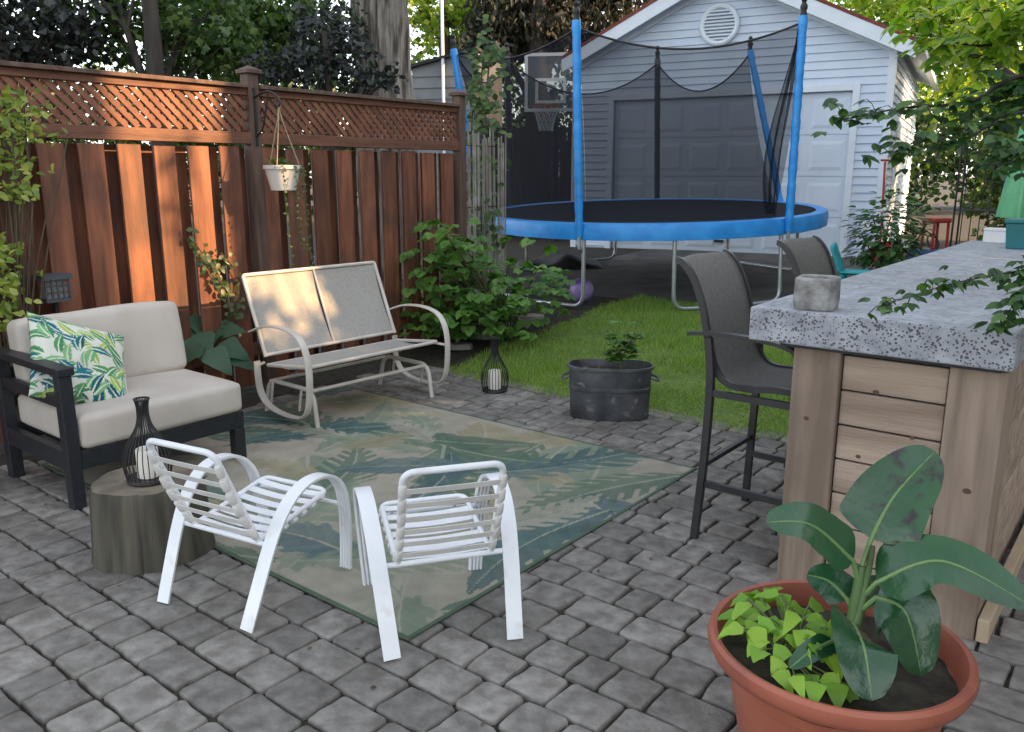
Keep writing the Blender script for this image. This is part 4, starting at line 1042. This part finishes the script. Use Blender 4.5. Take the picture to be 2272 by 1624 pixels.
b.build('leaves',l_hosta,hs,smooth=80); sb.build('stalks',m_stem,hs)
ep=V((-2.95,4.9,0))
eu=thing('variegated_shrub','yellow-green small-leaved shrub at the left edge beside the sofa','shrub',ep)
b=MB(); sb=MB(); tips=[]
for (cx,cy,rx,ry,n) in ((20,250,80,50,150),(45,300,75,30,70),(15,360,70,50,100),(40,430,60,22,70),(10,570,55,40,90),(20,640,45,45,90),(10,700,40,30,60),(-40,480,36,200,60)):
    for k in range(n):
        px=random.gauss(cx,rx*.5); py=random.gauss(cy,ry*.5); c=AT(px,py,random.uniform(4.75,5.05))-ep
        if k%18==0: tips.append(c)
        b.leaf(c,(random.uniform(-1,1),random.uniform(-1,.3),random.uniform(-.2,1)),(random.uniform(-.5,.5),-.6,.8),random.uniform(.04,.07),random.uniform(.014,.022),.4,4,.2)
shrub_stems(sb,V((-.05,0,0)),tips,.005); sb.build('stems',m_vinestem,eu); b.build('foliage',l_euon,eu)
vi=thing('fence_vine','thin sparse vine climbing the fence boards behind the sofa','vine',FL+U*1.05+Q*.05)
b=MB(); sb=MB()
def fpt(px,py,off=.06):
    d=ray(px,py); t=(Q.dot(FL)+off)/(Q.x*d.x+Q.y*d.y); return V((0,0,H))+d*t-V(vi.location)
for path in ([(520,760),(500,650),(460,580),(420,520)],[(515,720),(530,620),(490,560)],[(450,560),(480,600),(500,640),(530,690)]):
    pts=spline([fpt(*q) for q in path],7); sb.tube(pts,.004,5)
    for p in pts:
        for k in range(2): b.leaf(p+V((random.uniform(-.05,.05),random.uniform(-.05,.05),random.uniform(-.05,.05))),(random.uniform(-1,1),random.uniform(-1,0),random.uniform(-1,.6)),(.6,-.6,.3),random.uniform(.035,.07),.018,.4,4)
b.build('leaves',l_vine,vi); sb.build('stems',m_vinestem,vi)
hy=AT(1965,560,9.6); hyb=V((hy.x,hy.y,gzp(hy.x,hy.y)))
hd=thing('hydrangea','dark green shrub with a few white flower heads in front of the garage corner','shrub',hyb)
b=MB(); sb=MB(); tips=[]
for k in range(620):
    d=V((random.gauss(0,1),random.gauss(0,1),random.gauss(0,1))).normalized()*random.uniform(.5,1)
    c=V((d.x*.46,d.y*.4,.64+d.z*.52)); 
    if k%40==0: tips.append(c)
    b.leaf(c,(d.x+random.uniform(-.5,.5),d.y+random.uniform(-.5,.5),d.z*.3-.1),(d.x,d.y,1.2),random.uniform(.08,.13),random.uniform(.03,.042),.5,4,.2)
shrub_stems(sb,V((0,0,0)),tips,.008); sb.build('stems',m_vinestem,hd); b.build('foliage',l_hyd,hd)
for (px,py) in ((1962,470),(1978,520),(2010,540),(1920,500)):
    c=AT(px,py,9.2)-hyb; b=MB()
    for k in range(40):
        d=V((random.gauss(0,1),random.gauss(0,1),random.gauss(0,1))).normalized()
        b.leaf(c+d*.03,d,(d.y,d.z,d.x),.022,.012,.3,2)
    b.build('flower_head',m_flower,hd)
mp_=V((3.05,3.1,0))
ma=thing('maple_tree','tree reaching into the photo from the right with dark pointed leaves over the bar','tree',mp_)
b=MB(); b2=MB(); sb=MB()
sb.tube(spline([(0,0,-.05),(.03,.02,.8),(.0,.05,1.7),(-.05,.1,2.6),(-.2,.2,3.4)],6),[.065-.0018*k for k in range(25)],10)
def branch(px,r0,dens,spread,size,bb):
    P_=[AT(*q)-mp_ for q in px]
    start=V((0,.03,max(.6,min(3.2,P_[0].z-.15)))); path=spline([start]+P_,8); n=len(path)
    sb.tube(path,[r0*(1-.85*i/n) for i in range(n)],6)
    for i,p in enumerate(path):
        if i<6: continue
        for k in range(dens):
            off=V((random.gauss(0,1)*spread,random.gauss(0,1)*spread,random.gauss(0,1)*spread*.7)); c=p+off
            if k==0: sb.tube([p,p+off*.5+V((0,0,.01)),c],.0018,4)
            a=random.uniform(0,2*PI); d=V((math.cos(a)-.4,math.sin(a),random.uniform(-.7,-.05)))
            nr=V((random.uniform(-.3,.3),random.uniform(-.7,.1),1)); s_=size*random.uniform(.7,1.25)
            for da,f in ((-.7,.72),(0,1),(.7,.72)): bb.leaf(c,Matrix.Rotation(da,3,'Z')@d,nr,s_*f,s_*.26*f,.4,4,.15)
branch([(2330,160,3.6),(2150,225,3.7),(2000,240,3.75),(1870,265,3.8)],.012,3,.045,.078,b)
branch([(2330,250,3.5),(2180,275,3.55),(2060,310,3.6),(1970,345,3.6)],.01,3,.045,.078,b)
branch([(2330,60,3.8),(2200,100,3.9),(2100,90,4.0),(2030,60,4.1)],.012,5,.10,.095,b2)
branch([(2350,190,3.7),(2260,200,3.7),(2210,230,3.7)],.01,4,.07,.08,b)
branch([(2330,20,3.6),(2250,30,3.7),(2160,20,3.8)],.01,6,.11,.095,b2)
branch([(2370,590,2.75),(2270,600,2.7),(2110,630,2.68),(1960,678,2.66)],.006,3,.028,.05,b)
branch([(2370,660,2.6),(2290,650,2.6),(2225,715,2.58)],.006,3,.03,.06,b)
branch([(2360,330,3.4),(2290,330,3.4),(2220,340,3.4)],.008,4,.05,.075,b)
sb.build('trunk',m_darkbark,ma); b.build('crown',l_maple,ma); o=b2.build('crown',l_sunpaint,ma); o['label']='upper leaves with sunlight put into their yellow-green colour'  # second crown uses the leaf colour with sun glow painted in
for i,(px,py,w) in enumerate(((1020,775,.22),(1075,760,.26),(1130,748,.22),(1180,735,.24))):
    p=G(px,py,.04); b=MB(); n=9; pts=[(w*.6*math.cos(2*PI*k/n)*random.uniform(.85,1.1),w*.42*math.sin(2*PI*k/n)*random.uniform(.85,1.1)) for k in range(n)]
    b.add([(x,y,0) for x,y in pts]+[(x*.93,y*.93,.05) for x,y in pts],[tuple(range(n,2*n))]+[(k,(k+1)%n,n+(k+1)%n,n+k) for k in range(n)])
    o=b.build('edging_stone',m_flag,smooth=30,bevel=.006); o.location=(p.x,p.y,gzp(p.x,p.y)-.01); o.rotation_euler=(0,0,random.uniform(-.4,.4))
    tag(o,('flat edging stone nearest the glider along the bed','second flat edging stone from the glider along the bed','third flat edging stone from the glider along the bed','flat edging stone farthest from the glider along the bed')[i],'stone','edging stones of the plant bed')

# ------------------------------------------------------------------ small things
p=AT(1290,628,9.3); r_=.14
b=MB(); b.lathe([(r_*math.sin(PI*k/16)+(1e-7 if k in (0,16) else 0),-r_*math.cos(PI*k/16)) for k in range(17)],24); o=b.build('ball',m_purple,smooth=80)
o.location=(p.x,p.y,gzp(p.x,p.y)+r_); tag(o,'purple patterned play ball on the ground under the trampoline','ball')
p=AT(1900,600,8.6)
kc=thing('toddler_chair','small teal plastic children\'s chair behind the bar stools','chair',(p.x,p.y,gzp(p.x,p.y)),Rd(60))
b=MB(); b.grid(lambda a,c:V((-.16+.32*c,-.15+.3*a,.36+.015*math.cos(c*PI*2))),6,6); o=b.build('seat',m_teal,kc); o.modifiers.new('t','SOLIDIFY').thickness=.02
b=MB(); b.grid(lambda a,c:V((-.16+.32*c,.15+.10*a,.37+.30*a-.04*abs(c*2-1)**2*a)),8,8); o=b.build('backrest',m_teal,kc); o.modifiers.new('t','SOLIDIFY').thickness=.02
for sx in (-1,1):
    for sy in (-1,1): b=MB(); b.tube([(sx*.17,sy*.16,0),(sx*.13,sy*.12,.36)],[.016,.022],8); b.build('leg',m_teal,kc)
p=AT(1957,500,11.6); 
sv_=thing('red_shovel','red handled shovel leaning against the garage corner','shovel',(p.x,p.y,gzp(p.x,p.y)))
b=MB(); b.tube([(0,0,.3),(0,.1,1.4)],.016,8); b.tube([(-.06,.1,1.42),(.06,.1,1.42)],.014,8); b.build('handle',m_redp,sv_)
b=MB(); b.grid(lambda a,c:V((-.15+.3*a,-.03-.04*math.sin(PI*a),.0+.32*c)),6,4); b.build('blade',m_redp,sv_)
p=AT(2068,500,10.4)
ty=thing('ride_on_toy','red and blue plastic ride-on toy car beside the garage','toy',(p.x,p.y,gzp(p.x,p.y)),Rd(20))
ty.scale=(.85,.85,.85)
b=MB(); b.box(-.16,.16,-.25,.25,.12,.42); b.build('body',m_bluep,ty,smooth=0,bevel=.04,seg=3)
b=MB(); b.box(-.17,.17,-.2,.05,.80,.87); b.build('roof',m_redp,ty,smooth=0,bevel=.025,seg=3)
for sx in (-1,1):
    for y in (-.17,.02): b=MB(); b.tube([(sx*.14,y,.42),(sx*.13,y,.80)],.02,8); b.build('roof_pillar',m_redp,ty)
    for y in (-.17,.17):
        b=MB(); b.tube([(sx*.14,y,.09),(sx*.19,y,.09)],.09,16); b.build('wheel',m_rackm,ty)
b=MB(); b.tube([(.1*math.cos(k*PI/10),-.05+.05*math.sin(k*PI/10),.52+.1*math.sin(k*PI/10)) for k in range(20)],.012,6,True); b.build('steering_wheel',m_rackm,ty)
p=AT(2190,470,9.3)
rk=thing('iron_rack','black iron plant rack with three shelves near the right edge of the photo','rack',(p.x,p.y,gzp(p.x,p.y)),-AX)
for sx in (-.3,.3):
    b=MB()
    for sy in (-.15,.15): b.tube([(sx,sy,0),(sx,sy,1.75)],.012,6)
    for z in (.3,.9,1.5): b.tube([(sx,-.15,z+.1),(sx,.15,z+.1)],.008,6)
    b.build('side_frame',m_rackm,rk)
for z in (.3,.9,1.4):
    b=MB()
    for k in range(9): b.tube([(-.3,-.15+k*.0375,z),(.3,-.15+k*.0375,z)],.006,5)
    b.build('shelf',m_rackm,rk)
b=MB()
for k in range(7): b.tube([(-.27+k*.09,.15,.3),(-.27+k*.09,.15,1.7-abs(k-3)*.03)],.006,5)
b.tube(spline([(-.3,.15,1.7),(0,.15,1.85),(.3,.15,1.7)],8),.01,6); b.build('back_grille',m_rackm,rk)
p=AT(2262,480,7.4)
um=thing('folded_parasol','folded green patio parasol behind the bar at the right edge of the photo','parasol',(p.x,p.y,gzp(p.x,p.y)))
b=MB(); b.tube([(0,0,0),(0,0,2.35)],.02,10); b.build('pole',m_ply,um)
b=MB(); b.lathe([(.03,2.3),(.06,2.0),(.10,1.6),(.15,1.15),(.165,1.0),(.155,1.0),(.05,1.15)],48,(0,0,0),lambda a,z:1+.16*math.sin(a*8)*(2.4-z)/1.4); b.build('canopy',m_umb,um)
b=MB(); b.lathe([(.25,0),(.25,.05),(.06,.08),(.03,.25),(.0,.25)],24); b.build('base',m_rackm,um)
p=AT(1240,560,12.3); 
b=MB(); b.grid(lambda a,c:V(((a-.5)*1.3,(c-.5)*.8,.17*(max(0,math.sin(PI*a)*math.sin(PI*c))**.5)*(1+.25*math.sin(a*11+c*4))+.03*math.sin(a*14)*math.sin(c*9)*math.sin(PI*a))),24,16)
o=b.build('covered_heap',m_tarp,smooth=70); o.location=(p.x,p.y,gzp(p.x,p.y)-.004); tag(o,'low heap under a black cover on the driveway beneath the trampoline','cover')
p=AT(690,577,7.0); 
wh=thing('garden_spinner','small white spiral spinner on a stake behind the glider','ornament',(p.x,p.y,0))
b=MB(); b.tube([(0,0,0),(0,0,p.z)],.005,6); b.build('stake',m_rackm,wh)
b=MB(); b.tube(spline([(.035*(.3+k/14)*math.cos(k*.7)-.0,-.01,p.z+.035*(.3+k/14)*math.sin(k*.7)) for k in range(15)],3),.005,6); b.tube(spline([(-.03,-.01,p.z),(-.1,-.01,p.z+.02),(-.13,-.01,p.z-.03)],4),.006,6); b.build('spiral',m_trim,wh)
d=ray(120,640); t=(Q.dot(FL)+.12)/(Q.x*d.x+Q.y*d.y); p=V((0,0,H))+d*t
gl_=thing('garden_lamp','small dark box lamp with grid windows on a stake behind the sofa','lamp',(p.x,p.y,0),-AX+PI/2)
b=MB(); b.tube([(0,0,0),(0,0,p.z-.08)],.015,8); b.build('stake',m_rackm,gl_)
b=MB(); b.box(-.075,.075,-.06,.06,p.z-.08,p.z-.06); b.box(-.09,.09,-.07,.07,p.z+.06,p.z+.09)
for x in (-.07,-.035,0,.035,.07): b.box(x-.006,x+.006,-.06,-.05,p.z-.058,p.z+.058)
for z in (-.02,.02): b.box(-.07,.07,-.0485,-.04,p.z+z-.004,p.z+z+.004)
b.build('housing',m_dgrey,gl_,smooth=0)
b=MB(); b.box(-.06,.06,-.035,.05,p.z-.058,p.z+.058); b.build('pane',m_sling,gl_,smooth=0)

# ------------------------------------------------------------------ unseen houses and tree added to block and shape the sun
def house(x0,x1,y0,y1,h,label):
    t=thing('sun_blocker_house',label,'house',((x0+x1)/2,(y0+y1)/2,0)); w=(x1-x0)/2; d=(y1-y0)/2
    b=MB(); b.box(-w,w,-d,d,-.1,h); b.build('wall',m_brick,t,smooth=0)
    b=MB(); b.prism([(-w-.3,h+.01),(w+.3,h+.01),(0,h+1.6)],-d-.0,d+.0); b.build('roof',m_red,t,smooth=0)
    for k in range(3):
        y=-d+(k+.5)*2*d/3; f=MB(); f.box(-w-.04,-w-.005,y-.5,y+.5,1.0,2.3); o=f.build('window',m_trim,t,smooth=0); g=MB(); g.box(-w-.05,-w-.042,y-.43,y+.43,1.07,2.23); g.build('pane',m_clear,o,smooth=0)
house(7.2,11,-9,3.50,7.6,'tall pale house beyond the right edge of the photo, nearer the viewer')
house(7.2,11,4.82,11.4,7.6,'tall pale house beyond the right edge of the photo, nearer the garage')
tree('alley_tree','small tree standing between the two houses right of the photo','tree',(8.0,4.38,0),.05,3.0,
     [((8.0,4.35,3.2),(.5,.75,1.5),3400),((8.0,4.36,5.7),(.25,.05,.5),30),((8.0,4.4,7.4),(.5,.75,.60),1300),((8.0,4.35,1.3),(.5,.75,1.0),1500)],.15,l_mid)  # added crown masses, shaped to cut the sun into patches on the fence

# ------------------------------------------------------------------ light, world, camera
EL=Rd(22); hx,hy=.988,-.155
S=V((hx*math.cos(EL),hy*math.cos(EL),math.sin(EL)))
sl_=bpy.data.lights.new('Sun','SUN'); sl_.energy=14; sl_.angle=Rd(.6); sl_.color=(1,.60,.27)
so_=bpy.data.objects.new('Sun',sl_); col.objects.link(so_); so_.rotation_euler=(-S).to_track_quat('-Z','Y').to_euler(); so_.location=(8,0,12)
w=bpy.data.worlds.new('World'); scn.world=w; w.use_nodes=True; n=w.node_tree.nodes
sk=n.new('ShaderNodeTexSky'); sk.sky_type='NISHITA'; sk.sun_disc=False; sk.sun_elevation=EL; sk.sun_rotation=math.atan2(hx,hy)
hs_=n.new('ShaderNodeHueSaturation'); hs_.inputs['Saturation'].default_value=.36
w.node_tree.links.new(sk.outputs[0],hs_.inputs['Color'])
w.node_tree.links.new(hs_.outputs[0],n['Background'].inputs[0]); n['Background'].inputs[1].default_value=.57
cd=bpy.data.cameras.new('Camera'); cam=bpy.data.objects.new('Camera',cd); col.objects.link(cam)
cam.location=(0,0,H); cam.rotation_euler=(PI/2-TH,0,0); cd.lens=FPX/2272*36; cd.sensor_width=36; cd.clip_end=1000; cd.clip_start=.05
scn.camera=cam
scn.view_settings.view_transform='Standard'; scn.view_settings.look='None'; scn.view_settings.exposure=0
